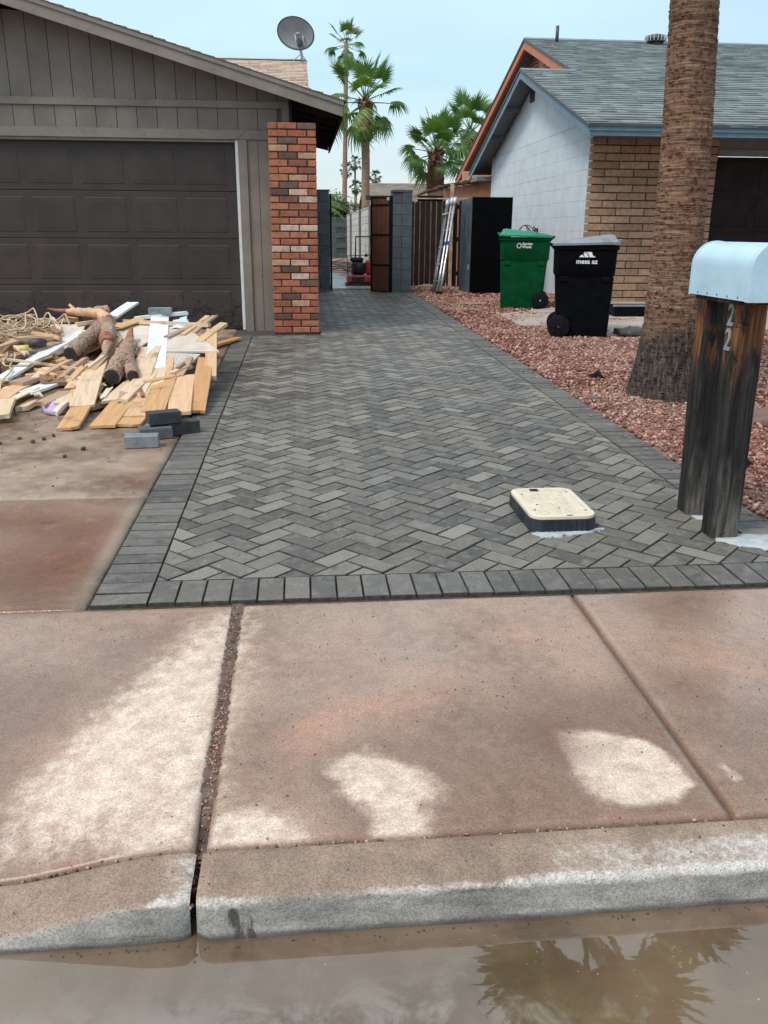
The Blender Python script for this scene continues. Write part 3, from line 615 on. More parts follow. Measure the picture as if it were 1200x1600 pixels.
for p in pieces:
    poly, full, c, ang = p; dz = random.uniform(-0.0022, 0.0022); rx, ry = random.uniform(-0.010, 0.010), random.uniform(-0.010, 0.010)
    if id(p) in near:
        if full:
            field = abs(ang - rad(45)) < 1e-4 or abs(ang - rad(135)) < 1e-4
            o = link('paver', PM if field else PMS, paving)
            o.matrix_local = Matrix.Translation((c[0], c[1], pz(*c) + dz)) @ Matrix.Rotation(TILT, 4, 'X') @ Matrix.Rotation(rx, 4, 'X') @ Matrix.Rotation(ry, 4, 'Y') @ Matrix.Rotation(ang + random.uniform(-0.008, 0.008), 4, 'Z')
        else:
            cc = (sum(q[0] for q in poly)/len(poly), sum(q[1] for q in poly)/len(poly))
            vs, fs = chamfer(ccw([(q[0]-cc[0], q[1]-cc[1]) for q in poly]), -0.05, 0.0, 0.003)
            me = bpy.data.meshes.new('paver'); me.from_pydata(vs, [], fs); me.materials.append(PAVER); me.materials.append(SAND); dirty(me)
            o = link('paver', me, paving); o.matrix_local = Matrix.Translation((cc[0], cc[1], pz(*cc) + dz)) @ Matrix.Rotation(TILT, 4, 'X')
    else:
        vs, fs = chamfer(ccw(poly), -0.05, 0.0, 0.0040)
        (rest2 if ang == 0.0 else rest).add([(v[0], v[1], v[2] + pz(v[0], v[1]) + dz) for v in vs], fs)
for q, nm, mt_ in ((rest, 'far_pavers', PAVER), (rest2, 'far_border_pavers', BORDER)):
    o = q.build(nm, mt_, paving); o['kind'] = 'stuff'; o.data.materials.append(SAND); dirty(o.data)

# ------------------------------------------------------------------ gravel, pad, cement spill
def ico():
    t = (1+5**.5)/2; v = np.array([(-1,t,0),(1,t,0),(-1,-t,0),(1,-t,0),(0,-1,t),(0,1,t),(0,-1,-t),(0,1,-t),(t,0,-1),(t,0,1),(-t,0,-1),(-t,0,1)], float)/math.hypot(1, t)
    f = np.array([(0,11,5),(0,5,1),(0,1,7),(0,7,10),(0,10,11),(1,5,9),(5,11,4),(11,10,2),(10,7,6),(7,1,8),(3,9,4),(3,4,2),(3,2,6),(3,6,8),(3,8,9),(4,9,5),(2,4,11),(6,2,10),(8,6,7),(9,8,1)])
    return v, f
IV, IF = ico()
def stones(pos, size, flat=(0.45, 0.9)):
    n = len(pos); sc = np.stack([RNG.uniform(0.7, 1.25, n), RNG.uniform(0.6, 1.0, n), RNG.uniform(*flat, n)], -1)*size[:, None]
    a, b, c = (RNG.uniform(0, 6.28, n) for _ in range(3)); b = b*0.12
    jit = 1 + RNG.uniform(-0.22, 0.22, (n, 12, 1)); v = IV[None]*jit*sc[:, None, :]
    x, y, z = v[..., 0], v[..., 1], v[..., 2]
    y, z = y*np.cos(b)[:, None]-z*np.sin(b)[:, None], y*np.sin(b)[:, None]+z*np.cos(b)[:, None]
    x, y = x*np.cos(a)[:, None]-y*np.sin(a)[:, None], x*np.sin(a)[:, None]+y*np.cos(a)[:, None]
    V = np.stack([x, y, z], -1) + pos[:, None, :]; F = IF[None] + (np.arange(n)*12)[:, None, None]
    return V.reshape(-1, 3), F.reshape(-1, 3)
GZ = np.vectorize(gz)
PAD = [(3.0, 13.0), (2.95, 11.6), (3.3, 10.7), (3.8, 10.45), (4.7, 10.75), (7.5, 11.2), (7.5, 15.0), (5.2, 15.0), (4.4, 14.2), (3.7, 13.6)]
def scatter(n, x0, x1, y0, y1, s0, s1):
    x = RNG.uniform(x0, x1, n); y = RNG.uniform(y0, y1, n); P = np.stack([x, y], -1)
    sdv = poly_sd(P, PAD) + 0.25*(vnoise(x, y, 3, 2)-0.5); keep = (sdv < 0) | (RNG.random(n) < 0.30 + 0.45*(sdv < 0.5))
    keep &= (x > 2.2 + 0.03*vnoise(x, y, 9, 3)) & (np.hypot(x-2.99, y-6.75) > 0.27)
    x, y = x[keep], y[keep]; s = (s0 + (s1-s0)*RNG.random(len(x))**1.7)*(1 + 0.8*(RNG.random(len(x)) > 0.95))
    z = GZ(y) - 0.010 + 0.035*(vnoise(x, y, 2.3, 4)-0.5)*sm(x, 2.2, 2.5) + RNG.uniform(0.0, 0.014, len(x))
    return np.stack([x, y, z], -1), s
SETS = [scatter(13500, 2.2, 3.9, 2.95, 7.2, 0.008, 0.018), scatter(19000, 2.2, 4.9, 7.2, 12.5, 0.010, 0.021), scatter(9500, 2.2, 5.2, 12.5, 18.7, 0.013, 0.026), scatter(6000, 3.9, 9.0, 3.0, 11.0, 0.016, 0.026)]
pos = np.concatenate([s_[0] for s_ in SETS]); siz = np.concatenate([s_[1] for s_ in SETS])
Vg, Fg = stones(pos, siz); np_mesh('gravel', Vg, Fg, GRAVEL, kind='stuff')
tag(bpy.data.objects['gravel'], 'red and pink crushed rock spread between the dark paving and the houses', 'gravel')
X, Y, F, I = grid(np.linspace(2.196, 9.5, 90), np.linspace(2.96, 18.9, 150))
np_mesh('gravel_bed', np.stack([X, Y, GZ(Y) - 0.012 + 0.035*(vnoise(X, Y, 2.3, 4)-0.5)*sm(X, 2.2, 2.5) - 0.012*(1-sm(X, 2.2, 2.25))], -1), F, SOIL, kind='structure', smooth=True)
MB().prism(PAD, 'z', 0.0, 0.0).v
pv = [(x, y, gz(y) + 0.012) for x, y in PAD]
o = MB().add(pv + [(x, y, z-0.1) for x, y, z in pv], [tuple(range(len(PAD)))[::-1]] + [(i, (i+1) % len(PAD), (i+1) % len(PAD)+len(PAD), i+len(PAD)) for i in range(len(PAD))]).build('concrete_pad', PADM); o['kind'] = 'structure'
def fillz(y): return gz(y) - 0.004 - 0.022*float(sm(1.85 - y, 0, 0.2))
yy_ = np.linspace(1.628, 2.94, 160); X, Y, F, I = grid(np.linspace(-0.279, -0.233, 7), yy_)
np_mesh('joint_fill', np.stack([X, Y, np.array([fillz(b) for b in Y]) + 0.006*(vnoise(X, Y, 60, 3)-0.5) + 0.004*(vnoise(X, Y, 140, 4)-0.5)], -1), F, DIRT, sidewalk, smooth=True)
# small stones lying in the walk joints, and grit on the walk, driveway and paving
ps = []; ss = []
for _ in range(330):
    y = random.triangular(1.64, 2.75, 2.02) if random.random() < 0.8 else random.uniform(1.64, 2.92); t = 0.008
    ps.append((-0.256 + random.gauss(0, t), y, fillz(y) + random.uniform(-0.001, 0.003))); ss.append(random.uniform(0.0025, 0.0055))
for _ in range(90):
    x = random.uniform(-1.0, 1.0); ps.append((x, 1.632 + random.gauss(0, 0.004), 0.083 + float(drop_left(np.array(x), np.array(1.632))))); ss.append(random.uniform(0.003, 0.0065))
for _ in range(12): ps.append((-0.257 + random.gauss(0, 0.006), random.uniform(1.47, 1.62), 0.06 + random.uniform(0, 0.012))); ss.append(random.uniform(0.004, 0.007))
Vg, Fg = stones(np.array(ps), np.array(ss)); o = np_mesh('joint_gravel', Vg, Fg, GRAVEL, kind='stuff'); tag(o, 'reddish pea gravel caught in the joints of the front walk', 'gravel')
ps = []; ss = []
for _ in range(520):
    x, y = random.uniform(-0.9, 2.1), random.uniform(1.5, 2.93); ps.append((x, y, gz(y) + 0.001 + float(drop_left(np.array(x), np.array(y))))); ss.append(random.uniform(0.0012, 0.0028))
for _ in range(900):
    x, y = random.uniform(-0.8, 2.15), random.triangular(2.94, 7.5, 3.0); ps.append((x, y, pz(x, y) + 0.001)); ss.append(random.uniform(0.0012, 0.0034))
for _ in range(60):
    x, y = random.uniform(-2.2, -0.8), random.uniform(4.3, 6.6); ps.append((x, y, gz(y) + 0.001)); ss.append(random.choice((0.002, 0.003, 0.005)))
Vg, Fg = stones(np.array(ps), np.array(ss)); o = np_mesh('grit', Vg, Fg, plain('grit_stone', (0.10, 0.07, 0.055), 0.9, 0.5, 90), kind='stuff'); tag(o, 'scattered grit and crumbs lying on the walk, paving and driveway', 'grit')
ps = []; ss = []
for _ in range(46): y = random.uniform(3.3, 12.0); ps.append((2.19 - abs(random.gauss(0, 0.06)), y, pz(0, y) + 0.006)); ss.append(random.uniform(0.006, 0.014))
Vg, Fg = stones(np.array(ps), np.array(ss)); o = np_mesh('stray_gravel', Vg, Fg, GRAVEL, kind='stuff'); tag(o, 'a few red stones strayed onto the edge of the dark paving', 'gravel')
ps = []; ss = []
for _ in range(70): ps.append((random.uniform(-0.75, 1.2), 1.443 - abs(random.gauss(0, 0.006)), 0.0008)); ss.append(random.uniform(0.0015, 0.0045))
Vg, Fg = stones(np.array(ps), np.array(ss), (0.15, 0.3)); o = np_mesh('leaf_bits', Vg, Fg, plain('leaf_bit', (0.07, 0.045, 0.03), 0.8, 0.5, 40), kind='stuff'); tag(o, 'dark leaf bits and silt gathered along the foot of the kerb', 'debris')
ps = []; ss = []
for _ in range(110): ps.append((random.uniform(-0.7, 1.2), random.uniform(1.1, 1.43), 0.0003)); ss.append(random.choice((0.0008, 0.001, 0.0012, 0.0016, 0.0028)))
Vg, Fg = stones(np.array(ps), np.array(ss), (0.15, 0.3)); o = np_mesh('floating_specks', Vg, Fg, plain('foam_speck', (0.32, 0.28, 0.24), 0.8, 0.3), kind='stuff'); tag(o, 'pale specks of foam floating on the muddy gutter water', 'debris')
def spill(pts, seed):
    rr = random.Random(seed); n = len(pts); P = []
    for i in range(n):
        a, b = pts[i], pts[(i+1) % n]
        for t in (0, .25, .5, .75): P.append((a[0]+(b[0]-a[0])*t + rr.uniform(-.009, .009), a[1]+(b[1]-a[1])*t + rr.uniform(-.009, .009)))
    top = [(x, y, pz(x, y) + 0.0045) for x, y in P]; cx = sum(p[0] for p in P)/len(P); cy = sum(p[1] for p in P)/len(P); m = len(P)
    out = [(cx+(x-cx)*1.08, cy+(y-cy)*1.08, pz(x, y) - 0.004) for x, y in P]
    o = MB().add(top + out + [(cx, cy, pz(cx, cy) + 0.006)], [(i, (i+1) % m, 2*m) for i in range(m)] + [(i+m, (i+1) % m+m, (i+1) % m, i) for i in range(m)]).build('cement_spill', CEM, smooth=True); o['kind'] = 'structure'
spill([(1.03, 3.565), (1.06, 3.53), (1.12, 3.515), (1.20, 3.545), (1.33, 3.585), (1.36, 3.61), (1.05, 3.60)], 1)
spill([(1.83, 3.44), (1.88, 3.37), (1.98, 3.30), (2.12, 3.28), (2.18, 3.36), (2.12, 3.46), (1.97, 3.49)], 2)
spill([(1.86, 3.70), (1.93, 3.68), (1.97, 3.70), (1.94, 3.75), (1.86, 3.75)], 3)
# ------------------------------------------------------------------ left house
lh = thing('house', (-3.2, 11.3, 0.22), 'taupe board-sided house with a dark brown garage door and a brick pier', 'house')
YF = 11.25
def zroof(x): return 2.872 + 0.286*(0.537 - x) if x >= -3.2 else 2.872 + 0.286*(0.537 + 6.4 + x)
MB().box((-6.6, 11.305, 2.45), (-0.09, 11.45, 2.95)).prism([(-6.6, 2.95), (-0.09, 2.95), (-0.09, zroof(-0.09)-0.16), (-3.2, zroof(-3.2)-0.16), (-6.6, zroof(-6.6)-0.16)], 'y', 11.305, 11.45).box((-6.6, 11.33, 0.1), (-5.64, 11.45, 2.45)).box((-0.70, 11.30, 0.1), (-0.09, 11.45, 2.45)).build('wall', SIDING, lh)
x = -6.58
while x < -0.2:
    x1 = min(x + 0.228, -0.092)
    MB().prism([(x, 2.902), (x1, 2.902), (x1, zroof(x1)-0.12), (x, zroof(x)-0.12)], 'y', YF + 0.012, 11.30).build('siding_board', SIDING, lh)
    if x1 < -0.17: MB().box((x, YF + 0.014, 2.585), (x1, 11.30, 2.818)).build('siding_board', SIDING, lh)
    x += 0.2355
MB().box((-6.6, YF - 0.012, 2.82), (-0.085, 11.295, 2.90), ch=0.004).build('band_board', TRIM, lh)
MB().box((-0.172, YF - 0.006, 2.66), (-0.085, 11.296, 2.819), ch=0.003).build('corner_board', TRIM, lh)
MB().prism([(-5.75, 2.478), (-0.705, 2.478), (-0.602, 2.582), (-5.75, 2.582)], 'y', YF - 0.014, 11.297).build('header_board', TRIM, lh)
MB().prism([(-0.700, 2.478), (-0.600, 2.580), (-0.33, 2.580), (-0.33, 2.478)], 'y', YF - 0.011, 11.297).build('header_board', TRIM, lh)
MB().prism([(-0.703, 0.2), (-0.602, 0.2), (-0.602, 2.474), (-0.703, 2.474)], 'y', YF - 0.013, 11.298).build('jamb_casing', TRIM, lh)
MB().box((-5.75, YF - 0.013, 0.2), (-5.64, 11.298, 2.474)).build('jamb_casing', TRIM, lh)
MB().box((-0.600, YF + 0.01, 0.2), (-0.47, 11.296, 2.476)).build('siding_board', SIDING, lh)
MB().box((-0.464, YF + 0.012, 0.2), (-0.33, 11.296, 2.476)).build('siding_board', SIDING, lh)
MB().box((-0.742, 11.262, 0.225), (-0.705, 11.335, 2.472), ch=0.003).build('door_stop', WHITE, lh)
MB().box((-5.64, 11.262, 2.444), (-0.743, 11.33, 2.4765), ch=0.003).build('door_stop', TRIM, lh)
gd = MB().box((-5.64, 11.345, 0.225), (-0.742, 11.40, 2.444)).build('garage_door', GARAGE, lh)
for r in range(4):
    z0 = 0.228 + r*0.555; z1 = z0 + 0.549
    MB().box((-5.638, 11.331, z0), (-0.744, 11.344, z1), ch=0.005).build('door_section', GARAGE, gd)
    for c in range(8):
        x1 = -0.872 - c*0.611; x0 = x1 - 0.505; a, b = z0 + 0.072, z1 - 0.072
        ring = lambda d, y: [(x0+d, y, a+d), (x1-d, y, a+d), (x1-d, y, b-d), (x0+d, y, b-d)]
        vs = ring(0, 11.331) + ring(0.010, 11.3265) + ring(0.024, 11.3265) + ring(0.050, 11.3245)
        fs = [(k*4+i, k*4+(i+1) % 4, k*4+4+(i+1) % 4, k*4+4+i) for k in range(3) for i in range(4)] + [(12, 13, 14, 15)]
        MB().add(vs, fs).build('door_panel', GARAGE, gd)
# brick pier, course by course (r red, d dark, t tan, w pale, m mottled)
rows = ['rrd','rrr','rdr','trr','rdt','rmr','rrm','rtr','rdr','dwr','rmw','rrr','rrm','rrr','rww','rrr','rrr','wwr','rrr','twr','rdr','rwr','rrd','rrr','rdr','rtr','rrr','drd','rrr','rrr'][::-1]
pier = MB().box((-0.322, 10.852, 0.19), (0.214, 11.24, 2.628)).build('brick_pier', MORTD, lh)
pal = dict(r=[(0.34, 0.112, 0.060), (0.37, 0.130, 0.072), (0.31, 0.098, 0.056), (0.39, 0.152, 0.086)], d=[(0.115, 0.060, 0.048), (0.145, 0.085, 0.068)], t=[(0.44, 0.26, 0.165)], w=[(0.50, 0.35, 0.275), (0.54, 0.40, 0.325)], m=[(0.22, 0.085, 0.06)])
for r, row in enumerate(rows):
    A = (len(rows)-1-r) % 2 == 0; ws = (0.100, 0.2135, 0.2135) if A else (0.2135, 0.2135, 0.100); x = -0.328; z = 0.232 + r*0.0803
    for k, (w_, t) in enumerate(zip(ws, row)):
        j = lambda a=0.003: random.uniform(-a, a)
        MB().box((x + j(), 10.838 + j(0.004), z + j(0.002)), (x + w_ - 0.001 + j(), 11.236 if k != 1 else 10.95, z + 0.0665 + j(0.002)), ch=0.0045).build('brick', BRICK, pier, color=random.choice(pal[t]))
        x += w_ + 0.0135
# roof of the garage wing
def slab_roof(x0, x1, y0, y1, th, dz): return MB().prism([(x0, zroof(x0)+dz), (x1, zroof(x1)+dz), (x1, zroof(x1)+dz-th), (x0, zroof(x0)+dz-th)], 'y', y0, y1)
slab_roof(-3.2, 0.53, 10.89, 15.7, 0.03, -0.004).build('roof', DKWOOD, lh); slab_roof(-6.95, -3.2, 10.89, 15.7, 0.03, -0.004).build('roof', DKWOOD, lh)
def shingle_rows(m, origin, along, up, nx_len, slope_len, expo, tw, th=0.012, x_start=None):
    """overlapping tabs on a roof plane: origin = eave corner, along = unit vector of the eave, up = unit vector up the slope"""
    o = Vector(origin); a = Vector(along); u = Vector(up); nrm = a.cross(u).normalized(); r = 0
    if nrm.z < 0: nrm = -nrm
    s = -0.02
    while s < slope_len - 0.01:
        lo = x_start(s) if x_start else 0.0; t = lo - random.uniform(0, tw)
        while t < nx_len:
            w_ = tw*random.uniform(0.55, 1.3); t0, t1 = max(t, lo), min(t + w_ - 0.006, nx_len); s1 = min(s + expo*1.15, slope_len)
            if t1 - t0 > 0.02:
                h = th*random.uniform(0.8, 1.5); ds = random.uniform(-0.012, 0.012)
                A_ = o + a*t0 + u*(s+ds); B_ = o + a*t1 + u*(s+ds); C_ = o + a*t1 + u*s1; D_ = o + a*t0 + u*s1
                m.add([A_, B_, A_ + nrm*h, B_ + nrm*h, C_ + nrm*0.002, D_ + nrm*0.002], [(0, 1, 3, 2), (2, 3, 4, 5), (0, 2, 5), (1, 4, 3)])
            t += w_
        s += expo
    return m
sl = math.hypot(1, 0.286); up = Vector((-1/sl, 0, 0.286/sl))
m = shingle_rows(MB(), (0.56, 10.83, zroof(0.56)), (0, 1, 0), up, 4.9, 3.9, 0.14, 0.33); m.build('shingles', BRNSH, lh)['kind'] = 'stuff'
upl = Vector((1/sl, 0, 0.286/sl)); m = shingle_rows(MB(), (-6.96, 10.83, zroof(-6.96)), (0, 1, 0), upl, 4.9, 3.9, 0.14, 0.33); m.build('shingles', BRNSH, lh)['kind'] = 'stuff'
def rake(xa, xb, y0, y1, ztop, zbot): return MB().prism([(xa, zroof(xa)+ztop), (xb, zroof(xb)+ztop), (xb, zroof(xb)+zbot), (xa, zroof(xa)+zbot)], 'y', y0, y1)
rake(-3.2, 0.545, 10.852, 10.888, -0.052, -0.168).build('rake_board', TRIM, lh); rake(-6.95, -3.2, 10.852, 10.888, -0.052, -0.168).build('rake_board', TRIM, lh)
rake(-3.2, 0.555, 10.838, 10.888, -0.002, -0.050).build('rake_trim', TRIM, lh); rake(-6.96, -3.2, 10.838, 10.888, -0.002, -0.050).build('rake_trim', TRIM, lh)
MB().box((0.531, 10.89, zroof(0.53)-0.175), (0.552, 15.7, zroof(0.53)-0.003)).build('eave_board', DKWOOD, lh)
y = 11.5
while y < 15.7:
    MB().prism([(-0.08, zroof(-0.08)-0.035), (0.529, zroof(0.529)-0.035), (0.529, zroof(0.529)-0.13), (-0.08, zroof(-0.08)-0.17)], 'y', y, y+0.045).build('rafter_tail', DKWOOD, lh); y += 0.6
MB().box((-0.20, 11.46, 0.15), (-0.06, 17.35, 2.95)).build('side_wall', SIDING, lh)
# taller tan roof of the main wing behind, ridge along X
t18 = (4.49-3.05)/4.5; sl2 = math.hypot(1, t18); u2 = Vector((0, 1/sl2, t18/sl2))
MB().prism([(13.5, 3.03), (18.0, 4.47), (22.5, 3.03), (22.5, 2.95), (18.0, 4.36), (13.5, 2.95)], 'x', -8.0, 0.195).build('main_roof', DKWOOD, lh)
shingle_rows(MB(), (-2.6, 13.5, 3.035), (1, 0, 0), u2, 2.80, 4.72, 0.15, 0.30).build('shingles', TANSH, lh)['kind'] = 'stuff'
MB().prism([(13.5, 2.87), (18.0, 4.31), (22.5, 2.87), (22.5, 3.04), (18.0, 4.48), (13.5, 3.04)], 'x', 0.196, 0.222).build('rake_board', TANW, lh)
MB().prism([(17.93, 4.50), (18.0, 4.525), (18.07, 4.50), (18.0, 4.485)], 'x', -2.6, 0.21).build('ridge_cap', TANSH, lh)

# satellite dish on the ridge ------------------------------------------
dd = thing('satellite_dish', (0.14, 17.95, 4.50), 'grey oval satellite dish on a short mast above the tan roof', 'satellite dish')
MB().tube([(0.14, 17.95, 4.45), (0.135, 17.95, 4.58), (0.10, 17.93, 4.72)], 0.027, 10).build('mast', GALV, dd, smooth=True)
MB().tube([(0.135, 17.95, 4.62), (-0.02, 17.9, 4.48)], 0.009, 6).build('brace', GALV, dd); MB().tube([(0.135, 17.95, 4.60), (0.24, 18.0, 4.47)], 0.007, 6).build('brace', GALV, dd)
dm = Matrix.Translation((0.045, 17.80, 4.915)) @ Matrix.Rotation(rad(16), 4, 'Y') @ Matrix.Rotation(rad(-8), 4, 'Z') @ Matrix.Rotation(rad(104), 4, 'X')
vs = []; nr_, na = 8, 36                                   # bowl seen from behind, rim rolled
for sgn, off in ((1, 0.0), (1, -0.012)):
    for i in range(nr_+1):
        q = i/nr_
        vs += [(0.345*q*math.cos(t), 0.262*q*math.sin(t), 0.080*q*q + off) for t in (2*math.pi*k/na for k in range(na))]
fs = [(s_*(nr_+1)*na + i*na+k, s_*(nr_+1)*na + i*na+(k+1) % na, s_*(nr_+1)*na + (i+1)*na+(k+1) % na, s_*(nr_+1)*na + (i+1)*na+k) for s_ in (0, 1) for i in range(nr_) for k in range(na)]
fs += [(nr_*na+k, nr_*na+(k+1) % na, (2*nr_+1)*na+(k+1) % na, (2*nr_+1)*na+k) for k in range(na)]
MB().add(vs, fs, dm).build('reflector', DISHM, dd, smooth=True)
MB().tube([tuple(dm @ Vector((0.347*math.cos(t), 0.264*math.sin(t), 0.078))) for t in (2*math.pi*k/40 for k in range(41))], 0.009, 6).build('rim', VENTM, dd, smooth=True)
br = MB()
for sx_ in (-0.075, 0.065):
    br.tube([(0.085+sx_, 17.78, 4.885), (0.10+sx_, 17.70, 4.835), (0.105+sx_*0.9, 17.72, 4.715)], 0.012, 6)
br.tube([(0.012, 17.78, 4.885), (0.08, 17.72, 4.915), (0.148, 17.78, 4.875)], 0.013, 6); br.build('bracket', GALV, dd, smooth=True)
MB().box((0.055, 17.66, 4.695), (0.125, 17.86, 4.815), ch=0.01).build('clamp', VENTM, dd)
MB().tube([(0.1, 17.8, 4.70), (0.1, 17.9, 4.66), (0.09, 18.35, 4.74), (0.07, 18.55, 4.97)], 0.011, 6).build('feed_arm', GALV, dd)

# ------------------------------------------------------------------ right house
rh = thing('house', (4.92, 15.05, 0.27), 'pale blue-grey block house with a grey-green shingle roof and tan block front', 'house')
SR = 0.3255
def zr(y): return 3.05 + SR*(y-14.1) if y < 18.8 else 4.58 - 0.322*(y-18.8)
gw = MB().box((4.945, 15.08, 0.0), (5.10, 22.94, 3.22)).build('gable_wall', BLUEW, rh)
BM = {}
def block_mesh(w_, h_, d_, mat, ch):
    k = (round(w_, 3), round(h_, 3), round(d_, 3), mat.name)
    if k not in BM:
        mm = MB().box((0, 0, 0), (w_, d_, h_), ch=ch); me = bpy.data.meshes.new('block'); me.from_pydata(mm.v, [], mm.f); me.materials.append(mat); BM[k] = me
    return BM[k]
def place(name, me, parent, x, y, z, rz=0.0, color=None):
    o0 = Vector((0, 0, 0)); q = parent
    while q is not None:
        if q in ORG: o0 = ORG[q]; break
        q = q.parent
    return link(name, me, parent, tuple(Vector((x, y, z)) - o0), (0, 0, rz), color)
for r in range(12):
    y = 22.95 - (0.25 if r % 2 else 0.0); z = 0.22 + r*0.25
    first = True
    while y > 15.06:
        y0 = max(y - 0.497, 15.055)
        if first and r % 2: pl = 0
        w_ = y - y0
        if w_ > 0.04: place('block', block_mesh(w_+0.001, 0.2480, 0.03, BLUEW, 0.002), gw, 4.92 + random.uniform(-0.0015, 0.0015), y, z, rad(-90))
        y -= 0.5; first = False
    if r % 2: place('block', block_mesh(0.247, 0.2480, 0.03, BLUEW, 0.002), gw, 4.92, 22.95, z, rad(-90))
MB().prism([(15.06, 3.225), (18.8, zr(18.8)-0.10), (22.94, zr(22.94)-0.10), (22.94, 3.225)], 'x', 4.926, 5.0).build('gable_panel', plain('pale_blue_stucco', (0.575, 0.645, 0.71), 0.8, 0.05, 2.5, 0.2, 60, coords='World'), rh)
vt = MB().box((4.905, 19.05, 4.03), (4.93, 19.36, 4.28)).build('gable_vent', VENTM, rh)
for k in range(5): MB().box((4.890, 19.08, 4.05 + k*0.045), (4.912, 19.33, 4.075 + k*0.045)).build('louver', VENTM, vt)
bw = MB().box((4.95, 15.075, 0.0), (7.12, 15.25, 3.0)).build('brick_wall', MORTB, rh)
for r in range(23):
    z = 0.235 + r*0.1245; x = 4.915
    ws = [0.245] + [0.49]*5 if r % 2 else [0.49]*5
    for k, w_ in enumerate(ws):
        x1 = min(x + w_, 7.12)
        if x1 - x < 0.05: break
        c = random.choice([(0.33, 0.205, 0.135), (0.36, 0.225, 0.148), (0.30, 0.182, 0.12), (0.38, 0.245, 0.165), (0.27, 0.165, 0.11)])
        place('slump_block', block_mesh(x1-x, 0.106, 0.06 if k else 0.12, SLUMP, 0.005), bw, x + random.uniform(-0.002, 0.002), 15.045 + random.uniform(-0.004, 0.003), z + random.uniform(-0.002, 0.002), color=c)
        x = x1 + 0.0165
MB().box((7.121, 15.05, 2.70), (12.5, 15.2, 3.02)).build('header_board', HEADR, rh)
MB().box((7.121, 15.02, 2.70), (12.5, 15.048, 2.80), ch=0.004).build('header_trim', HEADR, rh)
rg = MB().box((7.10, 15.30, 0.25), (12.3, 15.36, 2.70)).build('garage_door', RDOOR, rh)
for r in range(4):
    for c in range(6): MB().box((7.2 + c*0.85, 15.285, 0.36 + r*0.6), (7.9 + c*0.85, 15.31, 0.84 + r*0.6), ch=0.012).build('door_panel', RDOOR, rg)
MB().box((12.3, 15.06, 0.25), (13.2, 15.36, 3.0)).build('end_wall', BLUEW, rh)
# lower roof wing: front slope, back slope, and the higher main roof in the same plane
def ypr(pts, x0, x1): return MB().prism(pts, 'x', x0, x1)
ypr([(14.1, 3.035), (18.8, zr(18.8)-0.015), (23.9, zr(23.9)-0.015), (23.9, zr(23.9)-0.05), (18.8, zr(18.8)-0.055), (14.1, 2.995)], 4.56, 5.70).build('roof', SOFF, rh)
zu = lambda y: 3.05 + SR*(y-14.1) if y < 23.1 else 5.98 - 0.296*(y-23.1)
ypr([(14.1, 3.034), (23.1, zu(23.1)-0.016), (32.3, zu(32.3)-0.016), (32.3, zu(32.3)-0.05), (23.1, zu(23.1)-0.055), (14.1, 2.994)], 5.701, 13.5).build('roof', SOFF, rh)
su = math.hypot(1, SR); u3 = Vector((0, 1/su, SR/su))
LW = (18.8-14.1)*su; LU = (23.1-14.1)*su
m = shingle_rows(MB(), (4.53, 14.08, 3.035), (1, 0, 0), u3, 8.9, LU, 0.19, 0.34, 0.016, x_start=lambda s: 0.0 if s < LW-0.05 else 1.10)
m.build('shingles', SHING, rh)['kind'] = 'stuff'
MB().prism([(18.66, 4.545), (18.8, 4.60), (18.94, 4.555), (18.8, 4.57)], 'x', 4.53, 5.66).build('ridge_cap', SHING, rh)
MB().prism([(22.95, 5.94), (23.1, 6.005), (23.25, 5.955), (23.1, 5.97)], 'x', 5.63, 13.5).build('ridge_cap', SHING, rh)
def rk(pts, x0, x1, t, b, name, mat): return ypr([(y, f(y)+t) for y, f in pts] + [(y, f(y)+b) for y, f in pts[::-1]], x0, x1).build(name, mat, rh)
rk([(14.09, zr), (18.8, zr)], 4.532, 4.558, -0.005, -0.175, 'rake_board', BLUET); rk([(18.8, zr), (23.92, zr)], 4.533, 4.558, -0.005, -0.175, 'rake_board', BLUET)
rk([(14.07, zr), (18.8, zr)], 4.515, 4.531, 0.004, -0.045, 'rake_trim', VENTM); rk([(18.8, zr), (23.94, zr)], 4.516, 4.531, 0.004, -0.045, 'rake_trim', VENTM)
rk([(18.6, zu), (23.1, zu)], 5.632, 5.70, -0.01, -0.24, 'rake_board', ORNG); rk([(23.1, zu), (32.3, zu)], 5.633, 5.70, -0.01, -0.24, 'rake_board', ORNG)
rk([(18.7, zu), (23.1, zu)], 5.610, 5.631, 0.004, -0.055, 'rake_trim', VENTM); rk([(23.1, zu), (32.33, zu)], 5.611, 5.631, 0.004, -0.055, 'rake_trim', VENTM)
ug = ypr([(18.9, 3.0), (23.1, zu(23.1)-0.1), (32.0, zu(32.0)-0.1), (32.0, 0.3), (18.9, 0.3)], 6.05, 6.2).build('upper_gable_wall', TANW, rh)
for yy in (21.9, 23.2):
    v2 = MB().box((6.02, yy, 5.18), (6.049, yy+0.75, 5.66 - 0.03)).build('gable_vent', TANW, rh)
    for k in range(5): MB().box((6.005, yy+0.04, 5.2 + k*0.085), (6.03, yy+0.71, 5.235 + k*0.085)).build('louver', VENTM, v2)
MB().box((4.535, 14.075, 2.955), (13.5, 14.10, 3.045)).build('fascia', BLUET, rh)
MB().box((4.55, 14.10, 2.885), (13.5, 14.118, 2.954)).build('fascia', BLUET, rh)
MB().box((4.52, 14.055, 3.012), (13.5, 14.074, 3.062)).build('drip_edge', VENTM, rh)
MB().box((4.93, 14.12, 2.955), (13.5, 15.04, 2.975)).build('soffit', SOFF, rh)
for yy in (15.9, 17.1, 20.2, 21.6): MB().box((4.56, yy, zr(yy)-0.17), (4.945, yy+0.09, zr(yy)-0.062)).build('lookout', SOFF, rh)
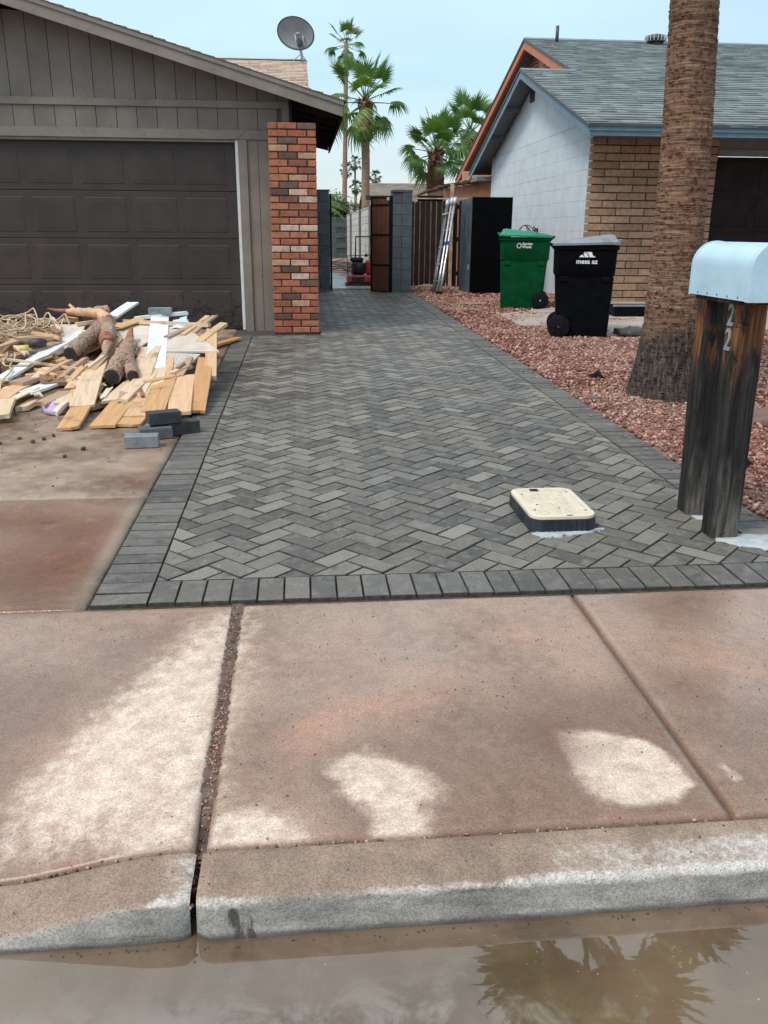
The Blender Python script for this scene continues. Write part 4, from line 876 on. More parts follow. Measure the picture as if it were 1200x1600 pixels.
MB().box((4.56, 23.0, 2.70), (5.7, 23.88, 2.80)).build('soffit', SOFF, rh)
MB().tube([(6.31, 22.6, 5.78), (6.31, 22.6, 6.17)], 0.04, 10).build('vent_pipe', VENTM, rh, smooth=True)
tv = MB().tube([(8.83, 22.75, 5.80), (8.83, 22.75, 5.94)], 0.13, 14).build('turbine_vent', VENTM, rh, smooth=True)
hd = MB().tube([(8.83, 22.75, 5.90), (8.83, 22.75, 5.96), (8.83, 22.75, 6.04), (8.83, 22.75, 6.08)], [0.20, 0.25, 0.22, 0.08], 18).build('turbine_head', VENTM, tv)
fn = MB()
for k in range(18):
    a = k*math.pi/9; fn.box((0.225, -0.006, 5.91), (0.268, 0.006, 6.04), Matrix.Translation((8.83, 22.75, 0)) @ Matrix.Rotation(a, 4, 'Z'))
fn.build('fin', GALV, tv)

# tan shed with a ragged roof edge behind the fence ----------------------
SHEDR = plain('rotten_brown_timber', (0.085, 0.052, 0.036), 0.9, 0.5, 9, 0.8, 30, dirt=((0.26, 0.17, 0.12), 0.6))
sh = thing('shed', (4.5, 24.3, 0.4), 'small tan board shed with a ragged brown roof edge behind the wooden fence', 'shed')
def zs_(x): return np.interp(x, [3.2, 3.45, 3.85, 4.4, 5.25, 6.0], [2.38, 2.47, 2.60, 2.70, 2.86, 2.98])
x = 4.02
while x < 5.8: MB().box((x, 24.3, 0.35), (x+0.205, 24.33, float(zs_(x))-0.05)).build('wall_board', TANW, sh); x += 0.21
MB().box((3.95, 24.27, 0.35), (4.015, 24.34, 2.60)).build('post', TANW, sh)
MB().box((3.3, 24.9, 0.35), (4.0, 24.95, 2.40)).build('back_wall', DKWOOD, sh)
pts = [(x, 24.22 + random.uniform(-.01, .01), float(zs_(x)) + random.uniform(-.012, .012)) for x in np.linspace(3.2, 5.9, 24)]
MB().tube(pts, [0.018 + 0.03*min(1, i/5)*random.uniform(0.8, 1.2) for i in range(24)], 7).build('roof_edge', SHEDR, sh, smooth=True)
vs = [(x, y, float(zs_(x)) + 0.02 + 0.02*((i*7) % 3)) for i, x in enumerate(np.linspace(3.2, 5.9, 18)) for y in (24.18, 25.6)]
MB().add(vs + [(a, b, c-0.05) for a, b, c in vs], [(2*i, 2*i+1, 2*i+3, 2*i+2) for i in range(17)] + [(36+2*i, 36+2*i+2, 36+2*i+3, 36+2*i+1) for i in range(17)] + [(2*i, 2*i+2, 36+2*i+2, 36+2*i) for i in range(17)]).build('roof_deck', SHEDR, sh)
MB().box((4.55, 25.0, 2.72), (5.25, 25.05, 3.05)).build('upper_board', plain('pale_peach_board', (0.60, 0.36, 0.26), 0.7, 0.1), sh)

# ------------------------------------------------------------------ gate, walls, fence
gl = thing('gate_pier', (0.40, 17.5, 0.3), 'dark grey block gate pier standing just behind the brick pier', 'gate pier')
MB().box((-0.04, 17.515, 0.15), (0.585, 17.69, 2.17)).build('core', CMUJ, gl)
for r in range(10):
    z = 0.18 + r*0.2; off = 0.2 if r % 2 else 0.0; x = 0.6
    for w_ in ([0.195, 0.395] if r % 2 else [0.395, 0.195]): MB().box((x-w_, 17.50, z), (x-0.004, 17.70, z+0.196), ch=0.004).build('block', CMU, gl); x -= w_ + 0.004
MB().box((-0.04, 17.495, 2.181), (0.603, 17.705, 2.205)).build('cap', CMU, gl)
MB().box((0.603, 17.53, 0.3), (0.640, 17.60, 2.13), ch=0.003).build('gate_post', BLKM, gl)
gr_ = thing('gate_wall', (1.95, 17.0, 0.3), 'grey block wall stub with a pilaster beside the open wooden gate', 'wall')
MB().box((1.79, 17.02, 0.1), (2.13, 17.25, 2.13)).build('core', CMUJ, gr_)
for r in range(10):
    z = 0.15 + r*0.2
    ws = [0.19, 0.19] if r % 2 else [0.385]
    x = 1.765
    MB().box((1.955, 16.985, z), (2.145, 17.0, z+0.196), ch=0.004).build('pilaster_block', CMU, gr_)
    for w_ in ws: MB().box((x, 17.004, z), (x+w_-0.004, 17.27, z+0.196), ch=0.004).build('block', CMU, gr_); x += w_
MB().box((1.76, 16.98, 2.151), (2.15, 17.28, 2.19), ch=0.004).build('cap', CMU, gr_)
MB().box((1.42, 18.9, 2.08), (1.95, 19.1, 2.16)).build('cap', CMU, gr_)
ga = thing('gate', (1.76, 17.05, 0.31), 'reddish brown board gate in a black metal frame, standing open', 'gate', rz=math.atan2(0.30, -0.34))
GWD = 0.455
def gl_(a, b): return MB().box(a, b, ch=0.002)
k = 0
for i in range(4): gl_((0.02 + i*0.106, 0.004, 0.03), (0.02 + i*0.106 + 0.102, 0.022, 1.74)).build('board', GATEW, ga)
for a, b in (((0, -0.012, 0), (0.03, 0.038, 1.77)), ((GWD-0.012, -0.012, 0), (GWD+0.018, 0.038, 1.77))): gl_(a, b).build('frame_post', BLKM, ga)
for z in (0.0, 0.50, 1.06, 1.60, 1.74): gl_((0.03, 0.0225, z), (GWD-0.012, 0.036, z+0.030)).build('frame_rail', BLKM, ga)
gl_((0.02, 0.039, 1.69), (0.07, 0.06, 1.75)).build('latch', GALV, ga)
gl_((-0.045, -0.02, 0.02), (-0.004, 0.03, 1.78)).build('hinge_post', BLKM, ga)
# whitewashed side wall and grey back wall of the yard
sw = thing('yard_wall', (1.95, 19.5, 0.3), 'whitewashed block wall running back along the side yard', 'wall')
MB().box((1.97, 19.05, 0.1), (2.10, 36.6, 2.02)).build('core', CMUJ, sw)
for r in range(9):
    y = 19.05
    while y < 36.5:
        MB().box((1.95 + random.uniform(-0.002, 0.002), y, 0.27 + r*0.2), (1.969, min(y+3.19, 36.6), 0.27 + r*0.2 + 0.192), ch=0.003).build('block_course', WALLW, sw); y += 3.2
MB().box((1.94, 19.05, 2.071), (2.11, 36.6, 2.10)).build('cap', WALLW, sw)
for y in (20.9, 24.1, 28.2, 33.2): MB().box((1.89, y, 0.2), (1.948, y+0.34, 2.13), ch=0.004).build('pilaster', PILAST, sw)
bk = thing('yard_wall', (1.2, 36.6, 0.4), 'grey block wall closing the far end of the side yard', 'wall')
MB().box((-6.0, 36.62, 0.2), (1.95, 36.8, 2.02)).build('core', CMUJ, bk)
for r in range(8):
    x = 1.94 - (0.4 if r % 2 else 0)
    while x > 0.2: MB().box((x-0.79, 36.60, 0.42 + r*0.2), (x-0.006, 36.62, 0.42 + r*0.2 + 0.194), ch=0.003).build('block', CMU, bk); x -= 0.8
# wooden fence
fe = thing('wooden_fence', (3.0, 18.8, 0.33), 'dark weathered vertical board fence between the gate wall and the pale house', 'fence')
x = 2.20
while x < 4.0:
    w_ = 0.092; h = 2.055 + random.uniform(-0.02, 0.02); ln = random.uniform(-0.006, 0.006)
    mb = Matrix.Translation((x, 18.80, 0.30)) @ Matrix.Rotation(rad(-90), 4, 'Y') @ Matrix.Rotation(ln, 4, 'Z')
    me = MB().prism([(0, -w_), (h-0.33, -w_), (h-0.30, -w_+0.02), (h-0.30, -0.02), (h-0.33, 0), (0, 0)], 'z', -0.011, 0.011)
    o = MB(); o.v = me.v; o.f = me.f; mesh = bpy.data.meshes.new('fence_board'); mesh.from_pydata(me.v, [], me.f); mesh.materials.append(FENCEW)
    q = link('fence_board', mesh, fe); q.matrix_local = Matrix.Translation(Vector((x, 18.80, 0.30)) - ORG[fe]) @ Matrix.Rotation(rad(-90), 4, 'Y') @ Matrix.Rotation(rad(90), 4, 'X') @ Matrix.Rotation(ln, 4, 'Z')
    x += 0.117
for z in (0.55, 1.25, 1.9): MB().box((2.15, 18.845, z), (4.05, 18.885, z+0.09)).build('rail', FENCEW, fe)
LTB = plain('bare_lath', (0.52, 0.35, 0.25), 0.8, 0.3, 6)
x = 2.317
while x < 3.3: MB().box((x - 0.030, 18.813, 0.4), (x + 0.002, 18.822, 2.05)).build('lath', LTB, fe); x += 0.117
MB().box((2.16, 18.77, 2.095), (4.05, 18.87, 2.12)).build('top_rail', LTB, fe)
MB().box((3.17, 18.72, 0.33), (3.235, 18.77, 2.40)).build('post', LTB, fe)

# ------------------------------------------------------------------ tall cabinet and ladder
cb = thing('cabinet', (3.6, 17.4, 0.3), 'tall black cabinet with a blue-grey side against the pale block house', 'cabinet')
MB().box((3.262, 16.84, 0.31), (4.02, 17.95, 2.062), ch=0.008).build('body', CABS, cb)
MB().box((3.266, 16.80, 0.33), (4.035, 16.838, 2.07), ch=0.006).build('door', CABF, cb)
MB().box((3.30, 16.86, 0.28), (3.99, 17.90, 0.309)).build('base', CABF, cb)
MB().box((3.250, 16.95, 0.75), (3.261, 17.03, 0.84), ch=0.003).build('badge', GALV, cb)
la = thing('ladder', (2.70, 16.9, 0.31), 'folded aluminium ladder leaning against the tall black cabinet', 'ladder')
def lad(t, u, d):           # t along the ladder, u across, d depth
    P0 = Vector((2.70, 16.92, 0.30)); T = Vector((0.33, 0.50, 1.74)); L = T.length; T.normalize(); U = Vector((0.62, -0.75, 0.09)).normalized(); U = (U - T*(U @ T)).normalized(); D = T.cross(U)
    return tuple(P0 + T*(t*L) + U*u + D*d)
def bar(mb, a, b, w_, d_): 
    return mb
for u, d, t1, mat in ((0.06, -0.05, 0.99, ALU), (-0.02, -0.05, 1.0, ALU), (-0.155, 0.0, 0.99, ALUD), (-0.215, 0.03, 0.97, ALUD)):
    MB().tube([lad(0.0, u, d), lad(0.23, u, d), lad(0.24, u, d), lad(t1*0.97, u, d)], [0.028, 0.028, 0.023, 0.023], 8).build('rail', mat, la, smooth=True)
    MB().tube([lad(-0.012, u, d), lad(0.012, u, d)], 0.031, 8).build('foot', RUBB, la)
for t in (0.14, 0.32, 0.50, 0.68, 0.86): MB().tube([lad(t, -0.22, 0.01), lad(t, 0.07, -0.03)], 0.016, 8).build('rung', ALU, la, smooth=True)
for u, d in ((0.06, -0.05), (-0.02, -0.05), (-0.17, 0.0)): MB().tube([lad(0.93, u, d), lad(0.965, u, d), lad(0.995, u, d), lad(1.01, u, d+0.02)], [0.03, 0.045, 0.042, 0.025], 10).build('hinge', GALV, la, smooth=True)
for u in (0.06, -0.02): MB().box((-0.024, -0.027, -0.05), (0.024, 0.0, 0.05), Matrix.Translation(Vector(lad(0.52, u, -0.052)))).build('sticker', BLUES, la)
MB().tube([lad(0.855, -0.25, 0.0), lad(0.855, -0.12, -0.02)], 0.02, 8).build('latch', GALV, la)
# ------------------------------------------------------------------ wheeled bins
def bin_(name, loc, rz, label, body_m, lid_m, mirror, D, Wd, Ht, wheel_side, dome):
    """box cart seen from its side: local X runs from back (wheels, handle) to front, Z up"""
    t = thing(name, loc, label, 'bin', 'wheeled refuse bins', rz)
    zs_b = [0.02, 0.06, 0.62*Ht, 0.645*Ht, 0.66*Ht, 0.90*Ht, 0.915*Ht, 0.955*Ht]
    hx0 = [0.41*D, 0.42*D, 0.465*D, 0.467*D, 0.485*D, 0.495*D, 0.520*D, 0.520*D]
    vs = []; n = 20
    def rr(z, hx, hy, c, i):
        out = []
        for (sx_, sy) in ((1, -1), (1, 1), (-1, 1), (-1, -1)):
            for k in range(5):
                a = {(1,-1): -90, (1,1): 0, (-1,1): 90, (-1,-1): 180}[(sx_, sy)] + k*22.5
                out.append((sx_*(hx-c) + c*math.cos(rad(a)), sy*(hy-c) + c*math.sin(rad(a)), z))
        return out
    for i, (z, hx) in enumerate(zip(zs_b, hx0)):
        hy = Wd/2*(0.78 + 0.22*z/Ht) + (0.012 if i in (4, 5) else 0) + (0.03 if i > 5 else 0)
        ring = rr(z, hx, hy, 0.06, i)
        if i < 3: ring = [(x + (0.02*(1 - z/Ht)), y, z_) for x, y, z_ in ring]
        vs += ring
    fs = [(i*n+k, i*n+(k+1) % n, (i+1)*n+(k+1) % n, (i+1)*n+k) for i in range(len(zs_b)-1) for k in range(n)] + [tuple(range(n))[::-1]]
    o = MB().add(vs, fs).build('body', body_m, t, smooth=True); o.modifiers.new('ws', 'EDGE_SPLIT').split_angle = rad(38)
    # moulded side pockets under the rim
    for s_ in (-1, 1):
        for xx in (-0.40*D, 0.27*D):
            MB().box((xx, s_*(Wd/2*0.93) - 0.012, 0.585*Ht), (xx+0.14*D, s_*(Wd/2*0.93) + 0.012, 0.64*Ht), ch=0.008).build('grip_pocket', body_m, t)
    # lid: a rim plate and a raised sloping crown
    hx, hy = 0.535*D, Wd/2+0.045; z0 = 0.955*Ht
    lid = MB(); r1 = rr(z0 + 0.004, hx, hy, 0.05, 0); r2 = rr(z0 + 0.03, hx, hy, 0.05, 0); r3 = rr(z0 + 0.042, hx-0.03, hy-0.03, 0.05, 0)
    def crown(x): return z0 + 0.045 + dome*np.interp(x/(D*0.5), [-1, -0.35, 0.25, 0.72, 1.0], [0.05, 0.42, 0.80, 1.0, 0.65])
    c1 = [(x*0.97, y*0.97, z0 + 0.048) for x, y, z in r3]; c2 = [(x*0.90, y*0.72, float(crown(x*0.90))) for x, y, z in r3]
    tilt = lambda pts: [(x, y, z + 0.022*(x/D)) for x, y, z in pts]
    allr = [tilt(r) for r in (r1, r2, r3, c1, c2)]
    vs = [p for r in allr for p in r]; fs = [(i*n+k, i*n+(k+1) % n, (i+1)*n+(k+1) % n, (i+1)*n+k) for i in range(4) for k in range(n)]
    fs += [tuple(range(n))[::-1]] + [(4*n+k, 4*n+k+1, 4*n+(n-2-k), 4*n+(n-1-k)) for k in range(0, n//2-1)]
    o = lid.add(vs, fs).build('lid', lid_m, t, smooth=True); o.modifiers.new('ws', 'EDGE_SPLIT').split_angle = rad(25)
    MB().box((hx-0.05, -hy*0.75, z0 + 0.05), (hx+0.02, hy*0.75, z0 + 0.068), ch=0.006).build('lid_lip', lid_m, t)
    MB().tube([(-0.50*D, -hy*0.85, z0-0.03), (-0.555*D, -hy*0.85, z0-0.0), (-0.565*D, -hy*0.80, z0+0.01), (-0.565*D, hy*0.80, z0+0.01), (-0.555*D, hy*0.85, z0), (-0.50*D, hy*0.85, z0-0.03)], 0.016, 8).build('handle', body_m, t, smooth=True)
    for s_ in (-1, 1):
        yw = s_*(Wd/2*0.80+0.035); xw = -0.36*D; rw = 0.135
        w_ = MB().tube([(xw, yw-0.03, rw), (xw, yw-0.026, rw), (xw, yw+0.026, rw), (xw, yw+0.03, rw)], [rw*0.93, rw, rw, rw*0.93], 26).build('wheel', RUBB, t, smooth=True); w_.modifiers.new('ws', 'EDGE_SPLIT').split_angle = rad(40)
        fy = yw + s_*0.031
        sp = MB()
        for k in range(8):
            a = k*math.pi/4; sp.box((0.028, -0.004, -0.010), (0.092, 0.004, 0.010), Matrix.Translation((xw, fy, rw)) @ Matrix.Rotation(a, 4, 'Y'))
        sp.tube([(xw, fy-0.004, rw), (xw, fy+0.004, rw)], 0.026, 12); sp.build('spoke', BLKM, w_)
        MB().tube([(xw, fy, rw), (xw, fy + s_*0.008, rw)], 0.012, 10).build('hub_cap', GALV if wheel_side else VENTM, w_)
    MB().tube([(-0.36*D, -Wd*0.42, 0.135), (-0.36*D, Wd*0.42, 0.135)], 0.012, 8).build('axle', BLKM, t)
    return t
def text_mesh(txt, size, ext, mat, name, parent, m, bold=0.0):
    cu = bpy.data.curves.new('txt', 'FONT'); cu.body = txt; cu.size = size; cu.extrude = ext; cu.align_x = 'CENTER'; cu.offset = bold
    ob = bpy.data.objects.new('txt', cu); COL.objects.link(ob); dg = bpy.context.evaluated_depsgraph_get()
    me = bpy.data.meshes.new_from_object(ob.evaluated_get(dg)); bpy.data.objects.remove(ob); me.materials.clear(); me.materials.append(mat)
    o = link(name, me, parent); o.matrix_local = m; return o
bb = bin_('wheeled_bin', (3.475, 10.62, 0.205), rad(-15), 'black wheeled refuse bin with a white mountain logo and grey lid', BLKP, BLKL, 1, 0.74, 0.68, 1.14, False, 0.075)
face = lambda x, y, z, lean: Matrix.Translation((x, y, z)) @ Matrix.Rotation(rad(90 - lean), 4, 'X')
sY = lambda z, Ht, Wd: -(Wd/2*(0.78 + 0.22*z/Ht)) - 0.0155
text_mesh('mesa az', 0.078, 0.001, LETW, 'lettering', bb, face(0.015, sY(0.885, 1.14, 0.68), 0.880, -4), 0.0015)
lg = MB()
for poly in ([(-0.105, 0), (-0.04, 0), (-0.055, 0.028), (-0.075, 0.032)], [(-0.033, 0), (0.022, 0), (0.0, 0.034), (-0.012, 0.052), (-0.05, 0.052)], [(0.032, 0), (0.112, 0), (0.072, 0.022), (0.055, 0.066), (-0.015, 0.066), (0.012, 0.040)], [(-0.045, 0.059), (-0.005, 0.059), (-0.022, 0.066), (-0.04, 0.066)]):
    lg.prism([(p[0]*0.9, p[1]*0.9) for p in poly], 'z', 0, 0.002)
o = lg.build('mountain_logo', LETW, bb); o.matrix_local = face(0.015, sY(0.955, 1.14, 0.68), 0.953, -4)
gb = bin_('wheeled_bin', (3.66, 14.28, 0.258), rad(180-13), 'green wheeled refuse bin standing beside the tall black cabinet', GRNP, GRNL, -1, 0.80, 0.70, 1.16, True, 0.085)
fb = lambda x, y, z, lean: Matrix.Translation((x, y, z)) @ Matrix.Rotation(math.pi, 4, 'Z') @ Matrix.Rotation(rad(90 - lean), 4, 'X')
gy = -sY(0.99, 1.16, 0.70)
text_mesh('Garden', 0.054, 0.001, LETW, 'lettering', gb, fb(-0.035, gy, 0.990, -4), 0.001); text_mesh('Waste', 0.054, 0.001, LETW, 'lettering', gb, fb(-0.028, gy - 0.004, 0.944, -4), 0.001)
em = MB()
for k in range(9):
    a0 = k*2*math.pi/9; em.prism([(0.030*math.cos(a0), 0.030*math.sin(a0)), (0.050*math.cos(a0+0.2), 0.050*math.sin(a0+0.2)), (0.050*math.cos(a0+0.5), 0.050*math.sin(a0+0.5)), (0.034*math.cos(a0+0.6), 0.034*math.sin(a0+0.6))], 'z', 0, 0.002)
o = em.build('leaf_ring_emblem', LETW, gb); o.matrix_local = fb(0.095, gy - 0.002, 0.980, -4) @ Matrix.Scale(0.85, 4)
# coil of dark hose on the house wall, tray, bag, red jug, small litter
ho = thing('hose_coil', (4.86, 17.9, 1.45), 'dark coiled hose hung on the pale house wall behind the green bin', 'hose')
for k in range(4): MB().tube([(4.84 - 0.05*k + 0.12*math.cos(t+k), 18.2 + (0.33+0.012*k)*math.cos(t), 1.27 + (0.29+0.01*k)*math.sin(t)) for t in (2*math.pi*i/28 for i in range(29))], 0.008, 6).build('hose_loop', BLKM, ho, smooth=True)
MB().box((4.86, 18.15, 1.46), (4.918, 18.25, 1.53)).build('hanger', VENTM, ho)
tr = thing('tray', (4.93, 12.6, 0.25), 'low black plastic tray on the pale concrete by the palm', 'tray')
MB().prism([(-0.31, 0), (0.31, 0), (0.345, 0.15), (0.33, 0.15), (0.295, 0.012), (-0.295, 0.012), (-0.33, 0.15), (-0.345, 0.15)], 'y', -0.2, 0.2, Matrix.Translation((4.95, 12.75, 0.262))).build('trough', BLKP, tr)
for s_ in (-0.21, 0.19): MB().prism([(-0.31, 0), (0.31, 0), (0.345, 0.15), (-0.345, 0.15)], 'y', s_, s_+0.02, Matrix.Translation((4.95, 12.75, 0.262))).build('end_panel', BLKP, tr)
MB().box((4.60, 12.53, 0.40), (5.30, 12.56, 0.43), ch=0.004).build('rim', BLKL, tr)
def lump(name, c, r, sc, mat, label, cat, seed, group=None, sub=3):
    me = bpy.data.meshes.new(name); import bmesh; bm = bmesh.new(); bmesh.ops.create_icosphere(bm, subdivisions=sub, radius=1.0); rr = np.random.default_rng(seed); D = rr.normal(size=(7, 3)); A = rr.uniform(-0.16, 0.16, 7)
    for v in bm.verts:
        d = np.array(v.co); k = 1 + sum(a*math.sin(3.1*(d @ q) + i) for i, (a, q) in enumerate(zip(A, D))); v.co = (d[0]*k*r*sc[0], d[1]*k*r*sc[1], max(d[2]*k*r*sc[2], -0.5*r*sc[2]))
    bm.to_mesh(me); bm.free(); me.materials.append(mat); me.shade_smooth(); o = link(name, me, None, c); return tag(o, label, cat, group)
lump('bag', (4.10, 10.55, 0.245), 0.11, (2.0, 0.9, 0.62), BAGM, 'crumpled grey bag lying on the gravel right of the black bin', 'bag', 3)
rj = thing('jug', (6.15, 14.80, 0.28), 'small red plastic jug at the foot of the tan block wall', 'jug')
MB().box((6.06, 14.74, 0.285), (6.24, 14.90, 0.47), ch=0.03).build('body', REDB, rj); MB().tube([(6.15, 14.82, 0.47), (6.15, 14.82, 0.53)], 0.025, 8).build('neck', REDB, rj); MB().tube([(6.10, 14.82, 0.46), (6.10, 14.82, 0.52), (6.2, 14.82, 0.52)], 0.012, 6).build('handle', REDB, rj)
lump('rock', (3.33, 5.75, 0.16), 0.11, (1.5, 1.0, 0.7), plain('brown_rock', (0.14, 0.09, 0.075), 0.85, 0.4, 7, 0.6, 40), 'flat brown rock on the gravel behind the mailbox posts', 'rock', 5)
lump('rock', (2.66, 7.55, 0.18), 0.055, (1.1, 1, 0.9), BLKM, 'small black rock on the gravel at the left foot of the palm', 'rock', 8)
lump('rock', (2.55, 4.60, 0.13), 0.05, (1.2, 1, 0.8), BLKM, 'fist sized black rock on the gravel right of the front mailbox post', 'rock', 12)
lump('rock', (2.33, 6.60, 0.165), 0.035, (1.6, 1, 0.5), BAGM, 'small grey stone chip at the edge of the paving left of the palm', 'rock', 15)
lump('branch_litter', (2.65, 18.2, 0.345), 0.10, (2.4, 0.8, 0.6), LOGB, 'brown dead leaf base on the gravel at the foot of the board fence', 'litter', 21)
lump('branch_litter', (2.95, 14.7, 0.285), 0.09, (2.4, 1.0, 0.3), LOGB, 'flat piece of bark on the gravel in front of the black cabinet', 'litter', 22)

# ------------------------------------------------------------------ mailbox on two timber posts
mb_ = thing('mailbox', (1.87, 3.53, 0.118), 'pale blue metal mailbox on two charred timber posts', 'mailbox')
def post(x, y, dx, dy, zb, zt, lx, ly):
    vs = []; N = 10
    for i in range(N+1):
        t = i/N; z = zb + (zt-zb)*t; w1, w2 = dx/2, dy/2; j = lambda: random.uniform(-0.0022, 0.0022)
        for a, b in ((-1, -0.86), (-0.86, -1), (0.86, -1), (1, -0.86), (1, 0.86), (0.86, 1), (-0.86, 1), (-1, 0.86)): vs.append((x + lx*t + a*w1 + j(), y + ly*t + b*w2 + j(), z))
    fs = [(i*8+k, i*8+(k+1) % 8, i*8+8+(k+1) % 8, i*8+8+k) for i in range(N) for k in range(8)] + [tuple(range(8))[::-1], tuple(range(N*8, N*8+8))]
    o0 = ORG[mb_]; me = bpy.data.meshes.new('post'); c = Vector((x, y, zb)); me.from_pydata([tuple(Vector(v) - c) for v in vs], [], fs); me.materials.append(POST)
    return link('post', me, mb_, tuple(c - o0))
p1 = post(1.875, 3.505, 0.125, 0.115, 0.112, 1.168, -0.012, -0.003); p2 = post(1.900, 3.828, 0.125, 0.115, 0.115, 1.168, -0.019, -0.003)
MB().box((1.765, 3.40, 1.150), (1.93, 3.78, 1.1685)).build('base_board', POST, mb_)
def arch(x0, x1, z0, zt, n=16):
    r = (x1-x0)/2; cx_ = (x0+x1)/2; zc = zt - r*0.98
    return [(x0, z0), (x1, z0)] + [(cx_ + r*math.cos(t), zc + r*0.98*math.sin(t)) for t in (math.pi*k/n for k in range(n+1))]
o = MB().prism(arch(1.743, 1.943, 1.170, 1.392), 'y', 3.30, 3.80).build('box', MAILM, mb_, smooth=True); o.modifiers.new('es', 'EDGE_SPLIT').split_angle = rad(30)
o = MB().prism(arch(1.739, 1.947, 1.166, 1.396), 'y', 3.793, 3.806).build('back_flange', MAILM, mb_, smooth=True); o.modifiers.new('es', 'EDGE_SPLIT').split_angle = rad(30)
o = MB().prism(arch(1.740, 1.946, 1.168, 1.395), 'y', 3.268, 3.299).build('door', MAILM, mb_, smooth=True); o.modifiers.new('es', 'EDGE_SPLIT').split_angle = rad(30)
MB().box((1.83, 3.25, 1.345), (1.858, 3.268, 1.372), ch=0.003).build('latch', GALV, mb_)
for y in (3.36, 3.45, 3.54, 3.63, 3.72): MB().tube([(1.7435, y, 1.181), (1.7405, y, 1.181)], 0.0035, 8).build('hole_disc', VENTM, mb_)  # dark discs put in for the shade inside small holes
for zc, yc in ((1.058, 3.478), (0.955, 3.482)):
    t_ = (zc - 0.112)/1.056; xf = 1.875 - 0.012*t_ - 0.0648
    text_mesh('2', 0.128, 0.003, DIGITM, 'digit', mb_, Matrix.Translation(Vector((xf - 0.001, yc + 0.026, zc)) - ORG[mb_]) @ Matrix.Rotation(rad(-90), 4, 'Z') @ Matrix.Rotation(rad(90), 4, 'X') @ Matrix.Scale(0.82, 4, (1, 0, 0)), 0.002)

# ------------------------------------------------------------------ meter box
mt = thing('meter_box', (1.175, 3.80, 0.122), 'square water meter box with a cream lid standing proud of the pavers', 'meter box')
def rrect(x0, y0, x1, y1, c, n=6):
    out = []
    for (cx_, cy_, a0) in ((x1-c, y0+c, -90), (x1-c, y1-c, 0), (x0+c, y1-c, 90), (x0+c, y0+c, 180)):
        out += [(cx_ + c*math.cos(rad(a0 + 90*k/n)), cy_ + c*math.sin(rad(a0 + 90*k/n))) for k in range(n+1)]
    return out
def loft(m, rings):
    n = len(rings[0][0]); vs = [(x, y, z) for r, z in rings for x, y in r]
    return m.add(vs, [(i*n+k, i*n+(k+1) % n, i*n+n+(k+1) % n, i*n+n+k) for i in range(len(rings)-1) for k in range(n)] + [tuple(range((len(rings)-1)*n, len(rings)*n))])
X0, X1, Y0, Y1 = 1.022, 1.330, 3.585, 4.04
loft(MB(), [(rrect(X0-0.008, Y0-0.008, X1+0.008, Y1+0.008, 0.06), 0.08), (rrect(X0-0.004, Y0-0.004, X1+0.004, Y1+0.004, 0.06), 0.183), (rrect(X0+0.006, Y0+0.006, X1-0.006, Y1-0.006, 0.055), 0.184)]).build('body', METM, mt)
ribs = MB()
for k in range(9): ribs.box((X0+0.05+k*0.026, Y0-0.0105, 0.11), (X0+0.05+k*0.026+0.006, Y0-0.002, 0.180))
ribs.build('rib', METM, mt)
lid = loft(MB(), [(rrect(X0, Y0, X1, Y1, 0.058), 0.1845), (rrect(X0, Y0, X1, Y1, 0.058), 0.197), (rrect(X0+0.003, Y0+0.003, X1-0.003, Y1-0.003, 0.056), 0.200)]).build('lid', LIDM, mt)
st = MB()
for i in range(21):
    for j in range(31):
        x = X0 + 0.03 + i*(X1-X0-0.06)/20; y = Y0 + 0.03 + j*(Y1-Y0-0.06)/30
        if (x-1.176)**2/0.0016 + (y-3.80)**2/0.0016 < 0.5 or (x > 1.255 and 3.68 < y < 3.93 and x < 1.295) or (x < 1.10 and 3.70 < y < 3.78): continue
        h = 0.0042; st.add([(x-h, y-h, 0.2), (x+h, y-h, 0.2), (x+h, y+h, 0.2), (x-h, y+h, 0.2), (x-h*.6, y-h*.6, 0.2024), (x+h*.6, y-h*.6, 0.2024), (x+h*.6, y+h*.6, 0.2024), (x-h*.6, y+h*.6, 0.2024)], [(0,1,5,4),(1,2,6,5),(2,3,7,6),(3,0,4,7),(4,5,6,7)])
st.build('lid_studs', STUDM, lid)['kind'] = 'stuff'
MB().box((1.118, 3.975, 0.1995), (1.158, 4.012, 0.2035)).build('finger_hole', BLKM, lid); MB().box((1.185, 3.588, 0.1995), (1.212, 3.594, 0.2030)).build('lid_slot', VENTM, lid)
for x, y in ((1.06, 3.68), (1.06, 3.93), (1.295, 3.66), (1.29, 3.95), (1.18, 3.70), (1.09, 3.76)): MB().tube([(x, y, 0.1995), (x, y, 0.2032)], 0.0045, 8).build('screw', VENTM, lid)

